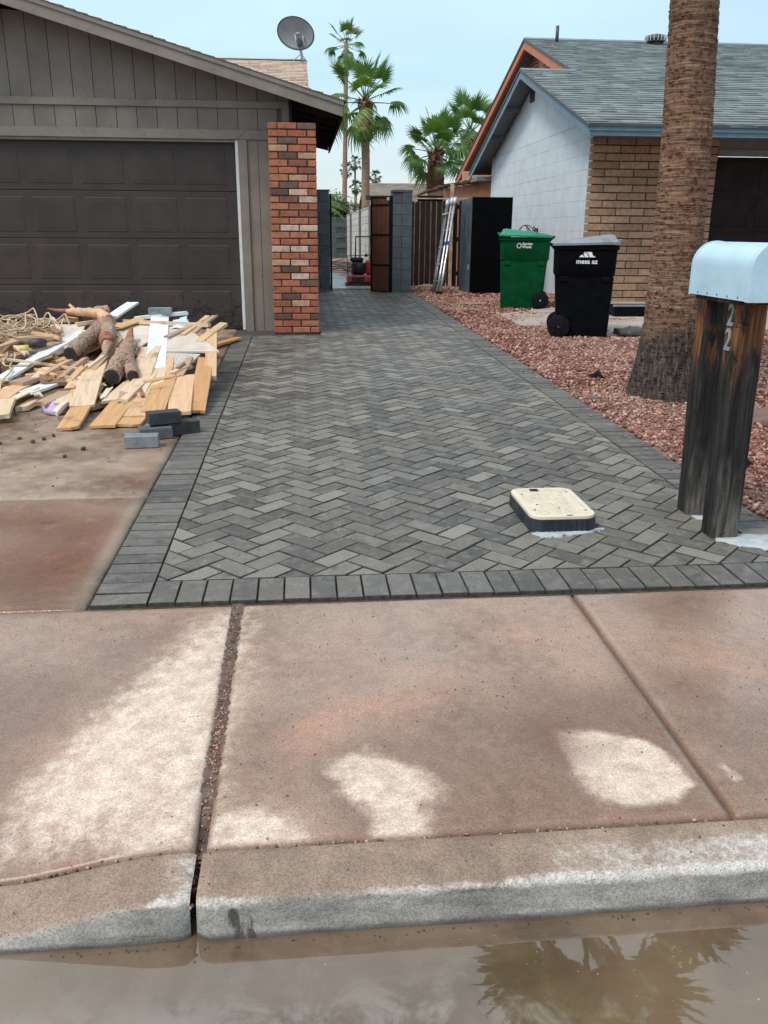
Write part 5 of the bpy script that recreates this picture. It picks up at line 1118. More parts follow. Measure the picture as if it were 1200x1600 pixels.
# ------------------------------------------------------------------ palms
def fan_mesh(name, L, R, nseg, spread, droop, seed, w0=0.055):
    """fan leaf: stalk along +X, then pleated blade segments fanning out with hanging tips"""
    r_ = random.Random(seed); m = MB()
    sag = lambda t: (L*t, 0.0, -0.10*L*t*t)
    V = []; F = []
    pts = [sag(t) for t in (0, .35, .7, 1.0)]
    m.tube(pts, [0.030, 0.022, 0.016, 0.013], 5)
    c = Vector(pts[-1])
    for i in range(nseg):
        a = rad(-spread + 2*spread*(i+0.5)/nseg + r_.uniform(-2, 2)); d = Vector((math.cos(a), math.sin(a), 0)); sd_ = Vector((-math.sin(a), math.cos(a), 0))
        ln = R*(0.74 + 0.26*math.cos(a*0.8))*r_.uniform(0.86, 1.08); cup = 0.10*math.sin(abs(a))
        prev = None; ts = (0.02, 0.45, 0.72, 1.0); base = len(m.v)
        for t in ts:
            wd = w0*(t/0.45 if t < 0.45 else (1.0 if t < 0.6 else (0.62 if t < 0.9 else 0.05)))*R
            dz = -droop*max(0, t-0.42)**1.5*ln*1.8*r_.uniform(0.8, 1.2) + cup*t*ln
            sh_ = 1 - 0.35*droop*max(0, t-0.5)
            p = c + d*(ln*t*sh_) + Vector((0, 0, dz)); fold = Vector((0, 0, -0.35*wd))
            m.v += [tuple(p - sd_*wd), tuple(p + fold), tuple(p + sd_*wd)]
        for k in range(3):
            b = base + 3*k; m.f += [(b, b+1, b+4, b+3), (b+1, b+2, b+5, b+4)]
    me = bpy.data.meshes.new(name); me.from_pydata(m.v, [], m.f); return me
def fronds_set(tagname, mat, L, R, w0=0.055, nseg=26):
    out = []
    for k, (dr, sp) in enumerate(((0.12, 112), (0.35, 118), (0.7, 115), (1.1, 105))):
        for s_ in (0, 1):
            me = fan_mesh('fan_frond', L*(0.95+0.1*s_), R, nseg, sp, dr, 40+k*7+s_, w0); me.materials.append(mat); out.append(me)
    return out
FS_BIG = fronds_set('b', FROND, 0.95, 0.85); FS_MID = fronds_set('m', FROND, 1.0, 0.74, 0.052); FS_FAR = fronds_set('f', FRONDD, 0.8, 0.68, 0.07, 18)
def crown(root, top, fs, n, seed, scale=1.0, emin=-62, emax=84, own=None, skew=None):
    r_ = random.Random(seed); o0 = ORG[root]
    for i in range(n):
        q = (i+0.5)/n; el = emax - (emax-emin)*q**0.92 + r_.uniform(-7, 7); az = i*137.5 + r_.uniform(-16, 16)
        k = 0 if el > 48 else (1 if el > 18 else (2 if el > -18 else 3)); me = fs[k*2 + (i % 2)]
        o = link('frond', me, root); s_ = scale*r_.uniform(0.84, 1.08)
        o.matrix_local = Matrix.Translation(Vector(top) - o0 + Vector((0, 0, -0.22*q*scale))) @ Matrix.Rotation(rad(az), 4, 'Z') @ Matrix.Rotation(rad(-el), 4, 'Y') @ Matrix.Rotation(rad(r_.uniform(-38, 38)), 4, 'X') @ Matrix.Scale(s_, 4)
def trunk_far(root, base, top, r0, r1, name='trunk', mat=None):
    N = 16; pts = [Vector(base).lerp(Vector(top), i/N) + Vector((random.uniform(-1, 1)*r0*0.06, 0, 0)) for i in range(N+1)]
    return MB().tube(pts, [r0 + (r1-r0)*(i/N) for i in range(N+1)], 12).build(name, mat or TRNK, root, smooth=True)
def boots(root, c, h, r, seed, n=150):
    """ragged mass of old leaf bases below the crown"""
    rr = random.Random(seed); m = MB()
    m.tube([(c[0], c[1], c[2]-h), (c[0], c[1], c[2]-h*0.86), (c[0], c[1], c[2]-h*0.5), (c[0], c[1], c[2]-h*0.15), (c[0], c[1], c[2]+0.1)], [r*0.58, r*0.92, r*0.92, r*0.62, r*0.2], 12)
    for i in range(n):
        a = rr.uniform(0, 6.28); z = c[2] - h*rr.uniform(0.0, 0.97); q = r*0.9; d = Vector((math.cos(a), math.sin(a), 0)); p = Vector((c[0], c[1], z)) + d*q*0.85; w_ = r*0.22; s_ = Vector((-d.y, d.x, 0))*w_; e_ = p + d*r*rr.uniform(0.15, 0.34) + Vector((0, 0, r*rr.uniform(0.2, 0.6)))
        m.add([p - s_, p + s_, p + Vector((0, 0, r*0.3)) + d*0.01, e_], [(0, 1, 3), (1, 2, 3), (2, 0, 3)])
    return m.build('leaf_bases', BOOT, root)
# near palm: only its trunk stands in the frame, the crown is above it and mirrors in the gutter water
np_ = thing('palm_tree', (2.985, 6.75, 0.16), 'thick fibrous palm trunk with a charred foot, standing in the red gravel', 'palm tree')
zk = [0.0, 0.05, 0.2, 0.45, 0.62, 1.05, 2.05, 2.9, 4.5, 6.3]; rk_ = [0.318, 0.305, 0.275, 0.235, 0.206, 0.188, 0.176, 0.163, 0.155, 0.15]; ck = [0.0, 0, -0.002, -0.01, -0.018, -0.03, -0.057, -0.105, -0.24, -0.33]
NS, NR = 72, 420; zz = np.concatenate([np.linspace(0, 3.1, 330), np.linspace(3.12, 4.95, 90)]); th = np.linspace(0, 2*np.pi, NS, endpoint=False)
T, Zz = np.meshgrid(th, zz); Rr = np.interp(Zz, zk, rk_); u = T*3.0
ringn = vnoise(u*0.7, Zz*1.0 + 0.02*np.sin(T*3), 26, 31) - 0.5; scar = np.abs(((Zz*17 + 0.35*np.sin(T*2+Zz*4) + 0.5*vnoise(u, Zz, 4, 37)) % 1.0) - 0.5)
rag = vnoise(u*5, Zz*1.3, 14, 33) - 0.5; lump_ = vnoise(u*1.5, Zz, 3.5, 35) - 0.5
dispm = 0.005*ringn + 0.010*(0.5-scar) + 0.008*rag + 0.013*lump_ + 0.030*sm(0.45-Zz, 0, 0.4)*(vnoise(u*2.2, Zz, 6, 38)-0.4)
Rr = Rr + dispm; V = np.stack([np.interp(Zz, zk, ck) + Rr*np.cos(T), Rr*np.sin(T), Zz - 0.02], -1).reshape(-1, 3)
I = np.arange(NS*NR).reshape(NR, NS); F = np.stack([I[:-1], np.roll(I[:-1], -1, 1), np.roll(I[1:], -1, 1), I[1:]], -1).reshape(-1, 4)
np_mesh('trunk', V, F, BARK, np_)
fb_ = MB()                                                       # loose fibres and scales standing off the trunk
for i in range(1500):
    z = random.uniform(0.02, 3.05)*1.0; a = random.uniform(math.pi*0.95, math.pi*2.05); r0 = float(np.interp(z, zk, rk_)); cx_ = float(np.interp(z, zk, ck)); d = Vector((math.cos(a), math.sin(a), 0)); s_ = Vector((-d.y, d.x, 0))
    p = Vector((2.985 + cx_, 6.75, 0.14 + z)) + d*(r0+0.004); w_ = random.uniform(0.006, 0.022); l_ = random.uniform(0.008, 0.02); e_ = random.uniform(0.004, 0.013)
    fb_.add([p - s_*w_, p + s_*w_, p + s_*w_*0.6 + Vector((0, 0, l_)) + d*e_, p - s_*w_*0.7 + Vector((0, 0, l_*0.8)) + d*e_], [(0, 1, 2, 3)])
fb_.build('bark_scales', BARK, np_)['kind'] = 'stuff'
crown(np_, (2.70, 6.75, 4.9), FS_BIG, 20, 3, 1.0, emin=-12); boots(np_, (2.70, 6.75, 5.0), 0.7, 0.24, 4)
def palm(loc, top, r0, r1, label, fs, n, seed, sc, bh=0.0, br_=0.0, group=None, **kw):
    t = thing('palm_tree', loc, label, 'palm tree', group); trunk_far(t, loc, top, r0, r1); crown(t, top, fs, n, seed, sc, **kw)
    if bh: boots(t, (top[0], top[1], top[2]-0.05), bh, br_, seed+1)
    return t
G1 = 'fan palms rising behind the yard'
palm((2.53, 34, 0.42), (2.52, 34, 6.05), 0.155, 0.15, 'fan palm with a broad drooping crown and shaggy brown collar behind the yard wall', FS_MID, 21, 21, 1.05, 1.40, 0.31, G1, emin=-44)
palm((3.00, 60, 0.5), (3.25, 60, 12.7), 0.17, 0.13, 'tallest and thinnest fan palm, its small crown above the satellite dish side', FS_MID, 18, 25, 0.98, 0.0, 0, G1, emin=-50)
palm((5.52, 36, 0.45), (5.46, 36, 4.55), 0.36, 0.30, 'squat bushy fan palm left of the orange gable edge', FS_MID, 28, 29, 1.0, 1.7, 0.38, G1, emin=-30)
palm((7.65, 40, 0.45), (7.55, 40, 5.65), 0.22, 0.20, 'fan palm half hidden behind the orange gable edge', FS_MID, 25, 33, 1.05, 0.9, 0.32, G1, emin=-40)
G2 = 'distant palms on the skyline'
for (x, y, z, lb, sd_) in ((9.5, 180, 13.2, 'tiny distant palm, leftmost of those over the yard wall', 41), (11.3, 180, 14.6, 'tiny distant palm, the highest of those between the two tall trunks', 43), (11.2, 176, 10.0, 'tiny distant palm, lowest one overlapping the thick palm trunk', 45), (15.3, 180, 12.0, 'tiny distant palm just above the brown roof', 47)):
    palm((x, y, 0.5), (x, y, z), 0.22, 0.2, lb, FS_FAR, 20, sd_, 1.15, 0, 0, G2, emin=-70)
# arching palm leaves just over the gate pier
lp = thing('palm_tree', (0.35, 25.5, 0.43), 'small palm with feathery arching leaves above the gate pier', 'palm tree')
trunk_far(lp, (0.35, 25.5, 0.43), (0.35, 25.5, 2.05), 0.13, 0.11)
def feather(L, seed):
    r_ = random.Random(seed); m = MB(); P = lambda t: Vector((L*t*(1-0.18*t), 0, L*(0.42*t - 0.62*t*t))); m.tube([P(i/8) for i in range(9)], [0.014 - 0.0012*i for i in range(9)], 5)
    for i in range(26):
        t = 0.12 + 0.88*i/26; p = P(t); q = P(min(1, t+0.02)) - p
        for s_ in (-1, 1):
            e_ = p + Vector((0.10, s_*0.26*(1-0.6*t), -0.13)) ; m.add([p, p + q.normalized()*0.03, e_], [(0, 1, 2)])
    me = bpy.data.meshes.new('feather_frond'); me.from_pydata(m.v, [], m.f); me.materials.append(FROND); return me
ff = [feather(1.5, 5), feather(1.3, 6)]
for i in range(14):
    o = link('frond', ff[i % 2], lp); o.matrix_local = Matrix.Translation((0, 0, 1.62)) @ Matrix.Rotation(rad(i*137.5 + 10), 4, 'Z') @ Matrix.Rotation(rad(random.uniform(-38, 12)), 4, 'Y')
def bush(name, c, rx, rz_, n, label, seed, mat=BUSHL):
    t = thing(name, (c[0], c[1], 0.45), label, 'bush'); r_ = random.Random(seed); m = MB()
    for i in range(n):
        d = Vector((r_.gauss(0, 1), r_.gauss(0, 1), r_.gauss(0, 1))).normalized()*(r_.random()**0.45); k = 1 + 0.25*math.sin(5*d.x+seed) + 0.2*math.sin(7*d.z)
        p = Vector((c[0] + d.x*rx*k, c[1] + d.y*rx*k, c[2] + d.z*rz_*k)); a = Vector((r_.gauss(0, 1), r_.gauss(0, 1), r_.gauss(0, .6))).normalized(); b = a.orthogonal().normalized(); s_ = r_.uniform(0.06, 0.13)
        m.add([p, p + a*s_ + b*s_*0.4, p + a*s_*2.2, p + a*s_ - b*s_*0.4], [(0, 1, 2, 3)])
    m.build('foliage', mat, t); MB().tube([(c[0], c[1], 0.4), (c[0]+0.05, c[1], c[2])], [0.09, 0.05], 7).build('trunk', TRNK, t)
bush('bush', (1.95, 45, 2.45), 0.85, 0.75, 2200, 'leafy green bush behind the far grey yard wall', 9)
bush('bush', (0.2, 46, 2.2), 1.0, 0.8, 1800, 'dark bush behind the yard wall, left of the leafy green one', 10)
# neighbour's low brown roof beyond the gate
fh = thing('house', (4.8, 40, 0.45), 'low neighbouring house with a plain brown shingle roof beyond the gate', 'house')
MB().box((3.35, 39.0, 0.4), (10.0, 46.0, 2.65)).build('wall', TANW, fh)
MB().prism([(38.5, 2.60), (42.5, 3.62), (46.5, 2.60), (46.5, 2.5), (42.5, 3.5), (38.5, 2.5)], 'x', 3.05, 10.5).build('roof', BRNSH, fh)
shingle_rows(MB(), (3.03, 38.48, 2.61), (1, 0, 0), Vector((0, 0.969, 0.247)), 7.4, 4.1, 0.2, 0.4).build('shingles', BRNSH, fh)['kind'] = 'stuff'
MB().box((3.03, 38.45, 2.48), (10.5, 38.49, 2.62)).build('fascia', WHITE, fh)
# ------------------------------------------------------------------ plate compactor and yard litter
pc = thing('plate_compactor', (1.30, 19.1, 0.335), 'red plate compactor with a black engine standing on the wet sheet', 'plate compactor')
MB().prism([(-0.30, 0.03), (-0.24, 0.0), (0.24, 0.0), (0.30, 0.03), (0.30, 0.06), (-0.30, 0.06)], 'y', -0.22, 0.30, Matrix.Translation((1.27, 19.0, 0.335))).build('base_plate', ENG, pc)
MB().box((1.00, 18.80, 0.395), (1.54, 19.22, 0.56), ch=0.03).build('deck', REDP, pc)
MB().box((1.10, 18.785, 0.43), (1.36, 18.80, 0.52), ch=0.003).build('name_plate', ENG, pc)
MB().box((1.10, 18.86, 0.56), (1.40, 19.20, 0.82), ch=0.04).build('engine', ENG, pc)
MB().box((1.08, 18.90, 0.82), (1.36, 19.16, 0.92), ch=0.03).build('air_filter', ENG, pc)
MB().tube([(1.24, 18.86, 0.70), (1.24, 18.83, 0.70)], 0.11, 16).build('recoil_cover', ENG, pc, smooth=True)
MB().box((1.39, 18.86, 0.56), (1.55, 19.16, 0.86), ch=0.05).build('fuel_tank', REDP, pc)
MB().tube([(1.42, 18.95, 0.93), (1.42, 18.95, 0.99)], 0.03, 8).build('tank_cap', ENG, pc)
MB().tube([(1.20, 19.18, 0.48), (1.22, 19.45, 0.98), (1.24, 19.62, 1.34), (1.56, 19.62, 1.34), (1.58, 19.45, 0.98), (1.56, 19.18, 0.48)], 0.017, 8).build('handle', ENG, pc, smooth=True)
MB().tube([(1.02, 18.9, 0.56), (1.02, 18.9, 0.95), (1.5, 18.9, 0.97), (1.52, 18.9, 0.56)], 0.013, 6).build('lifting_frame', ENG, pc, smooth=True)
X, Y, F, I = grid(np.linspace(0.66, 1.90, 26), np.linspace(18.0, 23.4, 60))
np_mesh('yard_slab', np.stack([X, Y, GZ(Y) + 0.005 + 0.006*vnoise(X, Y, 3, 9)], -1), F, TARP, kind='structure', smooth=True)
def timber(name, p0, p1, w_, th, col, mat=WOOD, label=None, cat='board', group=None, roll=0.0, ragged=0.0, parent=None, up=Vector((0, 0, 1))):
    """a board between two points: local X along it, slightly warped, ends uneven"""
    p0, p1 = Vector(p0), Vector(p1); L = (p1-p0).length; X_ = (p1-p0).normalized(); Y_ = up.cross(X_).normalized(); Z_ = X_.cross(Y_)
    rr = random.Random(int(abs(p0.x*1000) + abs(p1.y*777))); vs = []; ns = 5; warp = rr.uniform(-0.006, 0.008)
    for i in range(ns):
        t = i/(ns-1); x = t*L; dz = warp*4*t*(1-t)
        for q, s_ in enumerate((-1, -0.33, 0.33, 1)):
            jx = (rr.uniform(-1, 1)*ragged if i in (0, ns-1) else 0); ww = w_/2*(1 + rr.uniform(-0.02, 0.02))
            vs += [(x + jx, s_*ww, dz + th/2), (x + jx + rr.uniform(-1, 1)*ragged*0.3, s_*ww, dz - th/2)]
    fs = []
    I = lambda i, q, b: (i*4 + q)*2 + b
    for i in range(ns-1):
        for q in range(3): fs += [(I(i,q,0), I(i+1,q,0), I(i+1,q+1,0), I(i,q+1,0)), (I(i,q,1), I(i,q+1,1), I(i+1,q+1,1), I(i+1,q,1))]
        fs += [(I(i,0,0), I(i,0,1), I(i+1,0,1), I(i+1,0,0)), (I(i,3,0), I(i+1,3,0), I(i+1,3,1), I(i,3,1))]
    for i in (0, ns-1):
        for q in range(3): fs.append((I(i,q,0), I(i,q+1,0), I(i,q+1,1), I(i,q,1)))
    me = bpy.data.meshes.new(name); me.from_pydata(vs, [], fs); me.materials.append(mat); o = link(name, me, parent, color=col)
    o.matrix_world = Matrix.Translation(p0) @ Matrix((X_, Y_, Z_)).transposed().to_4x4() @ Matrix.Rotation(roll, 4, 'X')
    return tag(o, label, cat, group)
YU = set()
for i in range(26):
    col_ = random.choice([(0.30, 0.24, 0.20), (0.38, 0.33, 0.30), (0.18, 0.11, 0.08), (0.10, 0.06, 0.05)]); a = random.uniform(-0.5, 0.5); x, y = random.uniform(0.85, 1.5), random.uniform(22.3, 25.0); z = gz(y) + 0.03 + 0.34*random.random()*(1 - abs(x-1.1)/0.8); L = random.uniform(0.5, 1.1)
    lb = f"{ {0.30: 'tan-grey', 0.38: 'light grey', 0.18: 'brown', 0.10: 'blackish'}[col_[0]] } scrap board in the back yard litter, " + ('near the far wall' if y > 24.1 else ('midway' if y > 23.2 else 'nearest the compactor')) + (', on top' if z > gz(y) + 0.12 else ', at the bottom')
    if lb in YU: continue
    YU.add(lb)
    timber('scrap_board', (x - L/2*math.cos(a), y - 0.3*math.sin(a*3), z), (x + L/2*math.cos(a), y + 0.3*math.sin(a*3), z + random.uniform(-0.1, 0.12)), random.uniform(0.08, 0.16), 0.03, col_, label=lb, group='scrap boards heaped in the back yard')

# ------------------------------------------------------------------ debris heap on the driveway
T1, T2, T3, T4, T5 = (0.62, 0.41, 0.245), (0.56, 0.33, 0.155), (0.66, 0.50, 0.36), (0.43, 0.30, 0.20), (0.70, 0.60, 0.50)
BL = [
 ((-2.37, 6.984, 0.300), (-2.0, 8.158, 0.545), .14, .02, T5, WBRD, 'long white painted board slanting across the left of the heap'),
 ((-1.848, 8.41, 0.600), (-1.662, 8.92, 0.742), .12, .02, T5, WBRD, 'short white plank sticking up behind the logs'),
 ((-1.203, 7.18, 0.345), (-1.345, 8.5, 0.632), .165, .025, T5, WBRD, 'wide white board lying lengthwise on top, below the grey brick'),
 ((-0.742, 7.012, 0.292), (-0.828, 8.176, 0.545), .095, .04, T1, None, 'clean tan two-by-four at the right edge of the heap, end towards the street'),
 ((-0.873, 6.05, 0.195), (-0.954, 7.04, 0.300), .165, .025, (0.66, 0.43, 0.27), None, 'wide tan board at the front right with its end above the grey bricks'),
 ((-0.768, 6.15, 0.190), (-0.817, 7.46, 0.385), .13, .022, (0.53, 0.29, 0.13), None, 'orange board half scorched, tucked right of the wide tan front board'),
 ((-1.567, 5.75, 0.165), (-1.625, 6.9, 0.272), .15, .02, T2, None, 'orange board whose tip reaches farthest out at the front left'),
 ((-1.352, 5.8, 0.166), (-1.314, 6.675, 0.248), .17, .018, T2, None, 'orange board flat on the concrete, middle of the front edge'),
 ((-1.188, 5.825, 0.166), (-1.136, 6.619, 0.241), .16, .018, T2, None, 'lowest orange board touching the stacked grey bricks'),
 ((-1.166, 6.0, 0.190), (-1.154, 6.9, 0.267), .16, .02, T1, None, 'orange board lying over the lowest one beside the grey bricks'),
 ((-1.06, 6.05, 0.200), (-1.096, 7.11, 0.31), .17, .02, T2, None, 'rain stained orange board just left of the wide tan front board'),
 ((-1.58, 6.225, 0.225), (-1.711, 7.39, 0.379), .17, .02, T3, None, 'pale tan board above the leftmost orange tip'),
 ((-1.714, 6.3, 0.228), (-1.746, 7.25, 0.347), .16, .018, T3, None, 'pale split board right of the lilac foam'),
 ((-1.726, 6.062, 0.205), (-1.714, 6.338, 0.230), .04, .03, T5, None, 'short whitish stick beside the lilac foam'),
 ((-1.376, 6.375, 0.231), (-1.29, 7.04, 0.297), .2, .02, T3, None, 'broad pale board under the stubby forked log'),
 ((-1.273, 6.525, 0.238), (-1.238, 7.32, 0.358), .16, .02, T3, None, 'pale board slightly right of and under the forked log'),
 ((-1.147, 6.562, 0.241), (-1.204, 7.46, 0.392), .15, .02, T3, None, 'pale board straight below the wide white board'),
 ((-1.288, 6.9, 0.292), (-1.312, 7.69, 0.455), .17, .02, T3, None, 'pale board between the forked log and the wide white board'),
 ((-1.094, 6.863, 0.270), (-1.14, 7.46, 0.392), .11, .025, T1, None, 'short tan offcut below the right corner of the wide white board'),
 ((-1.06, 7.068, 0.318), (-0.934, 7.236, 0.350), .05, .03, T3, None, 'short pale stick lying crosswise on the speckled board edge'),
 ((-2.207, 7.068, 0.316), (-1.813, 7.18, 0.336), .12, .02, T1, None, 'plywood strip showing its tan edge below the long white board'),
 ((-2.407, 7.30, 0.415), (-1.596, 7.05, 0.335), .02, .018, T3, None, 'thin speckled lath lying across the long white board'),
 ((-1.656, 8.392, 0.612), (-0.864, 8.248, 0.590), .09, .038, T3, None, 'long pale two-by-four lying across the back of the heap'),
 ((-1.199, 7.924, 0.520), (-0.989, 8.32, 0.600), .05, .02, T4, None, 'grey-tan lath, leftmost of the fanned laths on the right'),
 ((-1.077, 7.996, 0.525), (-0.894, 8.53, 0.645), .05, .02, T1, None, 'tan lath, second from the left among the fanned laths'),
 ((-0.999, 8.068, 0.525), (-0.829, 8.56, 0.645), .05, .02, T4, None, 'grey-tan lath, third from the left among the fanned laths'),
 ((-0.917, 7.816, 0.475), (-0.729, 8.356, 0.588), .08, .03, T1, None, 'thicker tan batten, rightmost of the fanned laths'),
 ((-2.781, 8.356, 0.586), (-2.108, 8.5, 0.622), .08, .04, T1, None, 'long tan two-by-four at the back left under the cable'),
 ((-2.486, 7.418, 0.400), (-2.135, 7.816, 0.482), .1, .03, T4, LOGB, 'long curved slab of bark below the tangled cable'),
 ((-2.078, 6.0, 0.20), (-2.235, 6.788, 0.268), .12, .03, T3, None, 'pale board poking out at the lower left corner'),
 ((-2.21, 6.431, 0.245), (-2.162, 6.9, 0.278), .14, .02, T1, None, 'tan offcut behind the lower left board'),
 ((-2.08, 6.58, 0.262), (-1.95, 6.92, 0.285), .15, .02, T5, WBRD, 'small bluish white offcut left of the lilac foam'),
 ((-2.202, 6.80, 0.295), (-2.079, 7.0, 0.312), .16, .03, (0.36, 0.25, 0.19), None, 'grey-brown offcut stacked over the small white one'),
 ((-1.573, 8.5, 0.630), (-1.104, 8.62, 0.668), .1, .03, T5, WBRD, 'white board with a green edge at the back behind the grey brick'),
 ((-2.081, 8.32, 0.595), (-1.764, 8.5, 0.640), .1, .03, T3, None, 'pale offcut behind the peeled branch'),
 ((-2.016, 6.9, 0.29), (-1.76, 6.956, 0.29), .16, .03, (0.24, 0.14, 0.09), None, 'dark brown splintered board above the lilac foam'),
 ((-0.99, 9.5, 0.245), (-0.735, 10.2, 0.245), .11, .02, (0.55, 0.27, 0.09), None, 'wet orange board end pointing to the brick pier'),
 ((-1.72, 6.9, 0.30), (-1.62, 7.9, 0.50), .08, .035, T4, None, 'grey-tan stud running under the thick log'),
 ((-1.45, 7.0, 0.30), (-1.62, 7.6, 0.40), .07, .03, (0.30, 0.19, 0.13), None, 'brown stick leaning on the forked log from the left'),
]
for p0, p1, w_, th_, col, mat, lb in BL: timber('board', p0, p1, w_, th_, col, mat or WOOD, lb, 'board', 'boards of the debris heap', random.uniform(-0.12, 0.12), 0.008 + 0.014*random.random())
def hz(x, y):          # height of the heap's body
    return np.interp(y, [5.9, 6.4, 7.0, 7.6, 8.5, 9.2, 9.9], [0.0, 0.05, 0.11, 0.24, 0.40, 0.34, 0.0])*np.interp(x, [-3.6, -3.2, -1.0, -0.72], [0.3, 1, 1, 0.25])
CN = {T1: 'tan', T2: 'orange tan', T3: 'pale', T4: 'grey-brown', (0.24, 0.14, 0.09): 'dark brown', (0.34, 0.21, 0.13): 'reddish brown'}
USED = set()
def scrap_label(p, q, L):
    m = (p + q)/2; far = 'at the back' if m.y > 8.3 else ('mid-heap' if m.y > 7.3 else 'low in front')
    side = 'under the cable' if m.x < -2.25 else ('beneath the thick log' if m.x < -1.75 else ('beneath the forked log' if m.x < -1.35 else 'beneath the drywall on the right'))
    return f"{CN[SC]} {'long' if L > 0.8 else 'short'} scrap board {far} {side}"
for i in range(150):   # the hidden body of the heap: rougher boards laid every way, all resting on one another
    x = random.uniform(-3.3, -0.95); y = random.triangular(6.35, 9.6, 7.6); a = random.gauss(math.pi/2, 0.55) if random.random() < 0.72 else random.uniform(0, math.pi); L = random.uniform(0.45, 1.15); h = hz(x, y); lay = random.random()
    d = Vector((math.cos(a), math.sin(a), 0))*L/2; c = Vector((x, y, 0)); p, q = c - d, c + d
    zf = lambda v: gz(v.y) + 0.012 + max(0.0, hz(v.x, v.y) - 0.035)*lay
    p.z, q.z = zf(p), zf(q); SC = random.choice([T1, T2, T3, T4, T4, (0.24, 0.14, 0.09), (0.34, 0.21, 0.13)])
    if max(p.x, q.x) > -0.80: continue
    for SC in random.sample([T1, T2, T3, T4, (0.24, 0.14, 0.09), (0.34, 0.21, 0.13)], 6):
        if scrap_label(p, q, L) not in USED: break
    else: continue
    USED.add(scrap_label(p, q, L))
    timber('scrap_board', p, q, random.uniform(0.06, 0.16), random.choice((0.018, 0.02, 0.035)), SC, label=scrap_label(p, q, L), group='scrap boards buried in the debris heap', roll=random.uniform(-0.15, 0.15), ragged=0.012)
OC = [((0.66, 0.50, 0.36), 'pale'), ((0.60, 0.37, 0.19), 'orange'), ((0.42, 0.30, 0.21), 'grey-brown'), ((0.27, 0.15, 0.09), 'dark'), ((0.72, 0.62, 0.52), 'whitish'), ((0.52, 0.34, 0.22), 'tan')]
OU = set()
for i in range(150):    # splintered offcuts thrown on top
    x = random.uniform(-2.75, -0.95); y = random.triangular(6.3, 8.7, 7.0); a = random.gauss(math.pi/2, 0.7); L = random.uniform(0.12, 0.42); col, cn = random.choice(OC)
    row = 'along the front edge' if y < 6.5 else ('on the front slope' if y < 7.3 else ('near the top' if y < 8.1 else 'at the back'))
    sd_ = 'at far left' if x < -2.3 else ('left of the logs' if x < -1.9 else ('around the logs' if x < -1.4 else 'right of the logs')); sz = 'splintered' if L < 0.2 else ('short' if L < 0.32 else 'longer')
    lb = f"{sz} {cn} offcut tossed {row} of the heap, {sd_}"
    if lb in OU: continue
    seg = [((-2.45, 6.8), (-1.95, 8.2)), ((-1.20, 7.1), (-1.35, 8.5)), ((-1.95, 7.4), (-1.75, 8.4)), ((-1.49, 6.8), (-1.50, 7.9)), ((-1.34, 6.9), (-1.46, 7.4)), ((-1.1, 7.6), (-0.85, 7.9)), ((-0.9, 6.0), (-0.95, 6.9))]
    if any(poly_sd(np.array([[x, y]]), [a_, ((a_[0]+b_[0])/2, (a_[1]+b_[1])/2 + 1e-3), b_])[0] > -0.17 for a_, b_ in seg): continue
    OU.add(lb); d = Vector((math.cos(a), math.sin(a), 0))*L/2; c = Vector((x, y, 0)); p, q = c - d, c + d
    for v in (p, q): v.z = gz(v.y) + 0.016 + max(0.0, float(np.interp(v.y, [5.9, 6.4, 7.0, 7.6, 8.5, 9.2], [0.0, 0.055, 0.125, 0.275, 0.44, 0.38])))*float(np.interp(v.x, [-1.0, -0.75], [1, 0.3])) + random.uniform(0.0, 0.02)
    timber('offcut', p, q, random.uniform(0.025, 0.085), random.choice((0.012, 0.018, 0.03)), col, label=lb, cat='offcut', group='splintered offcuts on the heap', roll=random.uniform(-0.3, 0.3), ragged=0.03)
def sheet(name, pts, th, mat, label, cat):
    n = len(pts); c = Vector((0, 0, 0))
    o = MB().add(pts + [(x, y, z - th) for x, y, z in pts], [tuple(range(n))[::-1], tuple(range(n, 2*n))] + [(i, (i+1) % n, (i+1) % n+n, i+n) for i in range(n)]).build(name, mat); return tag(o, label, cat)
up_ = lambda pts, d: [(x, y, z + d) for x, y, z in pts]
sheet('drywall_sheet', up_([(-1.29, 8.356, 0.58), (-1.005, 8.122, 0.535), (-0.711, 7.558, 0.425), (-1.176, 7.572, 0.425)], 0.012), 0.014, DRYW, 'pointed pale drywall sheet right of the wide white board', 'drywall sheet')
sheet('ceiling_board', up_([(-1.185, 7.555, 0.417), (-0.872, 7.53, 0.407), (-0.951, 7.25, 0.340), (-0.993, 7.152, 0.318), (-1.14, 7.208, 0.332)], 0.012), 0.016, DRYS, 'grey speckled ceiling board fragment below the pointed drywall sheet', 'ceiling board')
sheet('drywall_sheet', up_([(-2.332, 8.356, 0.584), (-2.007, 8.356, 0.583), (-1.954, 7.69, 0.448), (-2.161, 7.744, 0.459)], 0.008), 0.014, DRYW, 'pale drywall sheet left of the thick log, under the long white board', 'drywall sheet')
sheet('drywall_sheet', up_([(-1.819, 8.41, 0.595), (-1.408, 8.356, 0.581), (-1.361, 7.87, 0.478), (-1.424, 7.672, 0.442), (-1.609, 7.888, 0.483)], 0.010), 0.014, DRYW, 'pale drywall sheet between the logs and the wide white board', 'drywall sheet')
rr = random.Random(4)
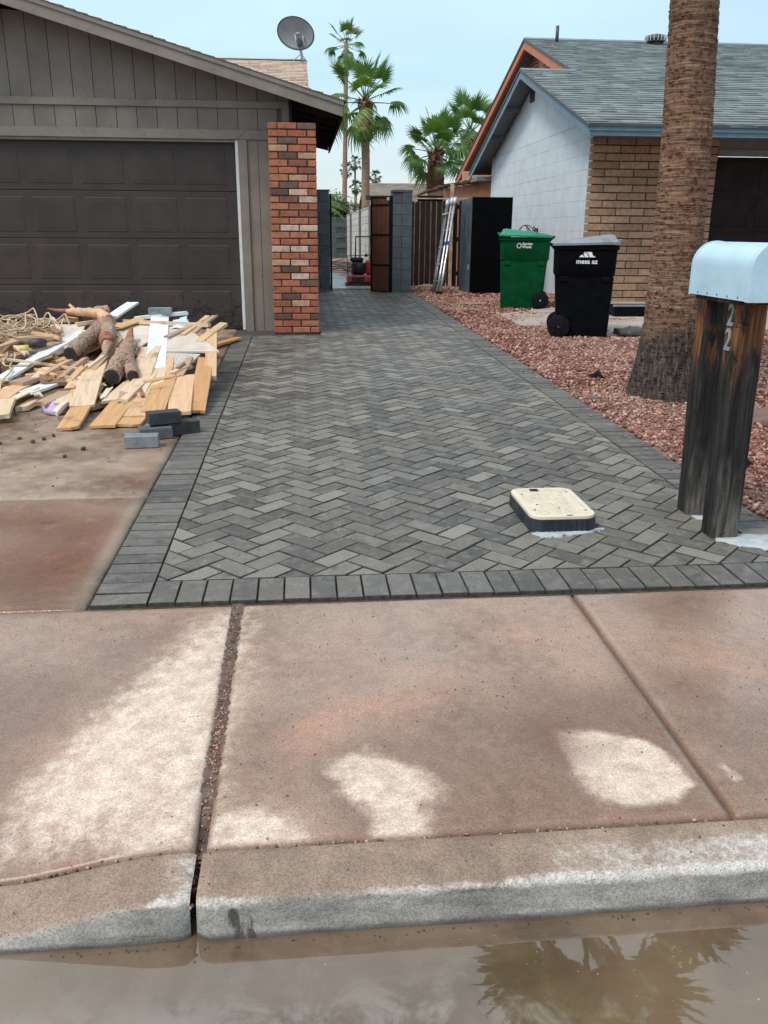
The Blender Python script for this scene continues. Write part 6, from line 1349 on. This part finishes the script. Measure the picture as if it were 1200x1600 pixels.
def crumple(name, poly, zf, amp, mat, label, cat, n=14):
    P = np.array(poly); x0, y0 = P.min(0); x1, y1 = P.max(0); X, Y, F, I = grid(np.linspace(x0, x1, n), np.linspace(y0, y1, n)); ins = poly_sd(np.stack([X, Y], -1), poly) > -0.012
    Z = np.array([zf(a, b) for a, b in zip(X, Y)]) + amp*(vnoise(X, Y, 14, 5) - 0.3) + amp*0.6*(vnoise(X, Y, 31, 7)-0.5); keep = ins[F].all(1); o = np_mesh(name, np.stack([X, Y, Z], -1), F[keep], mat, smooth=False)
    m = o.modifiers.new('th', 'SOLIDIFY'); m.thickness = 0.004; return tag(o, label, cat)
crumple('plastic_sheet', [(-1.20, 8.5), (-1.10, 8.52), (-1.02, 8.25), (-1.05, 8.16), (-1.20, 8.18)], lambda x, y: 0.592 + (y-8.3)*0.17, 0.035, PAPR, 'crumpled pale blue sheet beside the grey brick on top', 'plastic sheet')
o = lump('foam_piece', (-1.815, 6.36, 0.195), 0.078, (1.25, 1.7, 0.60), PURP, 'lilac foam lump at the lower left of the heap', 'foam', 31); o.rotation_euler = (0.15, 0, 0.2)
# logs
def log(label, parts, group='cut logs on the debris heap', loc=None):
    t = thing('log', loc, label, 'log', group)
    for name, pts, rs, mat, seed, caps in parts:
        pts = [Vector(p) for p in pts]; fine = []; fr = []
        for i in range(len(pts)-1):
            for k in range(7): u = k/7; fine.append(pts[i].lerp(pts[i+1], u)); fr.append(rs[i] + (rs[i+1]-rs[i])*u)
        fine.append(pts[-1]); fr.append(rs[-1]); m = MB().tube(fine, fr, 18); r_ = np.random.default_rng(seed)
        nb = np.array(m.v); cen = np.repeat(np.array([tuple(p) for p in fine]), 18, 0); j = 1 + 0.14*(vnoise(nb[:, 0]*1.3 + nb[:, 2], nb[:, 1], 24, seed)-0.5)*2 + 0.16*(r_.random(len(nb))-0.5); nb = cen + (nb-cen)*j[:, None]; m.v = [tuple(p) for p in nb]
        o = m.build(name, mat, t, smooth=True); o.modifiers.new('es', 'EDGE_SPLIT').split_angle = rad(50)
        if caps: 
            d = (fine[0]-fine[1]).normalized(); MB().tube([fine[0] - d*0.004, fine[0] + d*0.006], [fr[0]*0.93, fr[0]*0.90], 18).build('cut_end', CHAR, o)
    return t
log('thick log with a dark sawn end and a long peeled side branch', [
    ('trunk', [(-1.944, 7.46, 0.435), (-1.895, 7.72, 0.490), (-1.850, 7.98, 0.545), (-1.80, 8.24, 0.600), (-1.775, 8.36, 0.625)], [0.060, 0.064, 0.068, 0.072, 0.056], LOGB, 3, True),
    ('branch', [(-1.78, 8.28, 0.63), (-1.86, 8.36, 0.682), (-1.96, 8.40, 0.697), (-2.08, 8.42, 0.700), (-2.19, 8.43, 0.705)], [0.062, 0.050, 0.040, 0.036, 0.020], PEEL, 5, False),
    ('broken_tip', [(-2.18, 8.43, 0.706), (-2.28, 8.44, 0.712), (-2.37, 8.46, 0.728)], [0.022, 0.014, 0.004], RAGW, 6, False), ('broken_tip', [(-2.10, 8.42, 0.705), (-2.16, 8.44, 0.765)], [0.022, 0.012], PEEL, 7, False),
    ('fork', [(-1.78, 8.22, 0.60), (-1.715, 7.95, 0.560), (-1.665, 7.62, 0.478), (-1.650, 7.42, 0.42)], [0.060, 0.062, 0.052, 0.016], LOGB, 8, False), ('torn_bark', [(-1.71, 7.80, 0.535), (-1.69, 7.72, 0.520), (-1.675, 7.64, 0.495)], [0.058, 0.068, 0.056], RAGW, 9, False)], loc=(-1.85, 7.9, 0.40))
log('stubby forked log with two dark sawn ends and torn bark', [
    ('trunk', [(-1.494, 6.88, 0.330), (-1.500, 7.12, 0.372), (-1.483, 7.38, 0.425), (-1.470, 7.62, 0.475), (-1.50, 7.80, 0.505)], [0.064, 0.068, 0.076, 0.062, 0.036], LOGB, 13, True),
    ('fork', [(-1.335, 6.90, 0.332), (-1.392, 7.12, 0.368), (-1.455, 7.34, 0.415)], [0.048, 0.054, 0.058], LOGB, 15, True),
    ('broken_tip', [(-1.49, 7.72, 0.50), (-1.51, 7.85, 0.56), (-1.50, 7.90, 0.60)], [0.04, 0.026, 0.012], RAGW, 17, False)], loc=(-1.48, 7.2, 0.27))
log('short end of a log just behind the peeled branch', [('trunk', [(-2.04, 8.60, 0.66), (-1.95, 8.66, 0.675), (-1.86, 8.70, 0.69)], [0.045, 0.055, 0.050], LOGB, 23, False)], loc=(-1.95, 8.65, 0.6))
bk_ = MB(); rr = random.Random(6)                        # shredded bark on the forked log
for i in range(170):
    p = Vector((-1.46 + rr.gauss(0, 0.045), rr.uniform(7.05, 7.62), 0)); p.z = 0.445 + (p.y-7.3)*0.2 + rr.uniform(-0.01, 0.02); d = Vector((rr.gauss(0, 1), rr.gauss(0, 1), rr.uniform(-0.2, 0.8))).normalized()*rr.uniform(0.02, 0.05); s_ = d.cross(Vector((0, 0, 1))).normalized()*0.006
    bk_.add([p-s_, p+s_, p+d+s_*0.4, p+d-s_*0.4], [(0, 1, 2, 3)])
lg2 = [o for o in bpy.data.objects if o.name.startswith('log') and o.get('label', '').startswith('stubby')][0]
for i in range(240):                                     # and loose flakes on both trunks
    if i % 2: t = rr.random(); c = Vector((-1.494, 6.90, 0.330)).lerp(Vector((-1.475, 7.60, 0.470)), t); r0 = 0.066
    else: t = rr.random(); c = Vector((-1.93, 7.50, 0.440)).lerp(Vector((-1.80, 8.24, 0.600)), t); r0 = 0.067
    a = rr.uniform(-0.4, math.pi + 0.4); n_ = Vector((math.cos(a), 0, math.sin(a))); tt = Vector((rr.uniform(-.2, .2), 1, 0.2)).normalized(); w_ = n_.cross(tt)*rr.uniform(0.006, 0.016); l_ = tt*rr.uniform(0.02, 0.06); p = c + n_*(r0 + 0.002)
    bk_.add([p - w_, p + w_, p + w_*0.6 + l_ + n_*rr.uniform(0.004, 0.018), p - w_*0.7 + l_*0.8 + n_*0.01], [(0, 1, 2, 3)])
bk_.build('shredded_bark', LOGB, lg2)['kind'] = 'stuff'
# tangled cable
cbt = thing('cable', (-2.5, 7.9, 0.5), 'tangled cream electric cable heaped on the left of the debris', 'cable'); rr = random.Random(12)
for i in range(11):
    c = Vector((rr.uniform(-2.82, -2.32), rr.uniform(7.75, 8.3), 0)); rx, ry = rr.uniform(0.10, 0.30), rr.uniform(0.10, 0.28); ph = rr.uniform(0, 6.28); pts = []
    for k in range(46):
        t = ph + k/45*2*math.pi*rr.choice((1.0,)) * 1.6; w_ = 1 + 0.18*math.sin(t*2.3 + i)
        x, y = c.x + rx*w_*math.cos(t), c.y + ry*w_*math.sin(t + 0.3); pts.append((x, y, gz(y) + 0.245 + 0.12*(y-7.0) + 0.045*math.sin(t*1.7+i) + 0.03*math.sin(3*t) + 0.009*i))
    MB().tube(pts, 0.0065, 6).build('strand', CABLE, cbt, smooth=True)
for pts in ([(-2.42, 7.55, 0.44), (-2.33, 7.1, 0.36), (-2.30, 6.7, 0.28), (-2.24, 6.35, 0.21), (-2.26, 6.05, 0.19), (-2.36, 5.95, 0.175)], [(-2.5, 7.6, 0.45), (-2.36, 7.05, 0.40), (-2.22, 7.15, 0.38), (-2.10, 7.5, 0.44)], [(-2.6, 7.5, 0.42), (-2.48, 7.0, 0.31), (-2.35, 6.85, 0.30)]):
    P_ = [Vector(p) for p in pts]; fine = [P_[i].lerp(P_[i+1], k/5) + Vector((0.012*math.sin(k*1.2+i), 0, 0)) for i in range(len(P_)-1) for k in range(5)] + [P_[-1]]
    MB().tube(fine, 0.0065, 6).build('strand', CABLE, cbt, smooth=True)
MB().tube([(-2.31, 7.62, 0.50), (-2.235, 7.66, 0.51), (-2.19, 7.68, 0.505)], [0.035, 0.038, 0.026], 10).build('plug', DPUR, cbt, smooth=True)
MB().tube([(-2.37, 7.52, 0.475), (-2.30, 7.54, 0.475)], [0.026, 0.030], 10).build('connector', YELP, cbt, smooth=True)
# loose grey bricks
def blk(c, rz, label, d=(0.205, 0.10, 0.075), col=1.0, tilt=0.0):
    me = bpy.data.meshes.new('concrete_brick'); m = MB().box((-d[0]/2, -d[1]/2, 0), (d[0]/2, d[1]/2, d[2]), ch=0.004); me.from_pydata(m.v, [], m.f); me.materials.append(DBLK if label.startswith('dark') else GBLK); o = link('concrete_brick', me, None, c, (tilt, 0, rz)); return tag(o, label, 'brick', 'loose grey concrete bricks')
blk((-1.005, 5.305, 0.144), rad(5), 'light grey concrete brick nearest the street, in front of the little stack')
blk((-0.955, 5.52, 0.147), rad(17), 'grey concrete brick at the bottom left of the little stack')
blk((-0.80, 5.64, 0.149), rad(28), 'dark concrete brick at the right of the little stack by the paving', (0.21, 0.105, 0.085))
blk((-0.905, 5.575, 0.2345), rad(22), 'dark concrete brick lying on top of the little stack', (0.21, 0.105, 0.078))
blk((-1.345, 8.56, 0.655), rad(3), 'grey concrete brick on the very top of the heap', (0.215, 0.10, 0.07))
blk((0.34, 11.0, 0.222), rad(0), 'grey concrete brick set flush beside the foot of the brick pier', (0.2, 0.2, 0.012))
ps = []; ss = []
for _ in range(150):
    x, y = random.uniform(-2.2, -0.85), random.triangular(5.8, 6.8, 6.5); ps.append((x, y, gz(y) + 0.003)); ss.append(random.uniform(0.003, 0.009))
for p in ((-1.71, 5.45), (-1.66, 5.52), (-1.82, 5.55), (-1.9, 5.42), (-1.62, 5.60), (-1.42, 5.08), (-1.35, 5.25)): ps.append((p[0], p[1], gz(p[1]) + 0.008)); ss.append(0.018)
Vg, Fg = stones(np.array(ps), np.array(ss)); o = np_mesh('rubble_crumbs', Vg, Fg, plain('dark_red_crumb', (0.12, 0.05, 0.04), 0.9, 0.5, 40), kind='stuff'); tag(o, 'dark red crumbs and wood chips strewn along the front of the heap', 'debris')
bpy.context.view_layer.update()
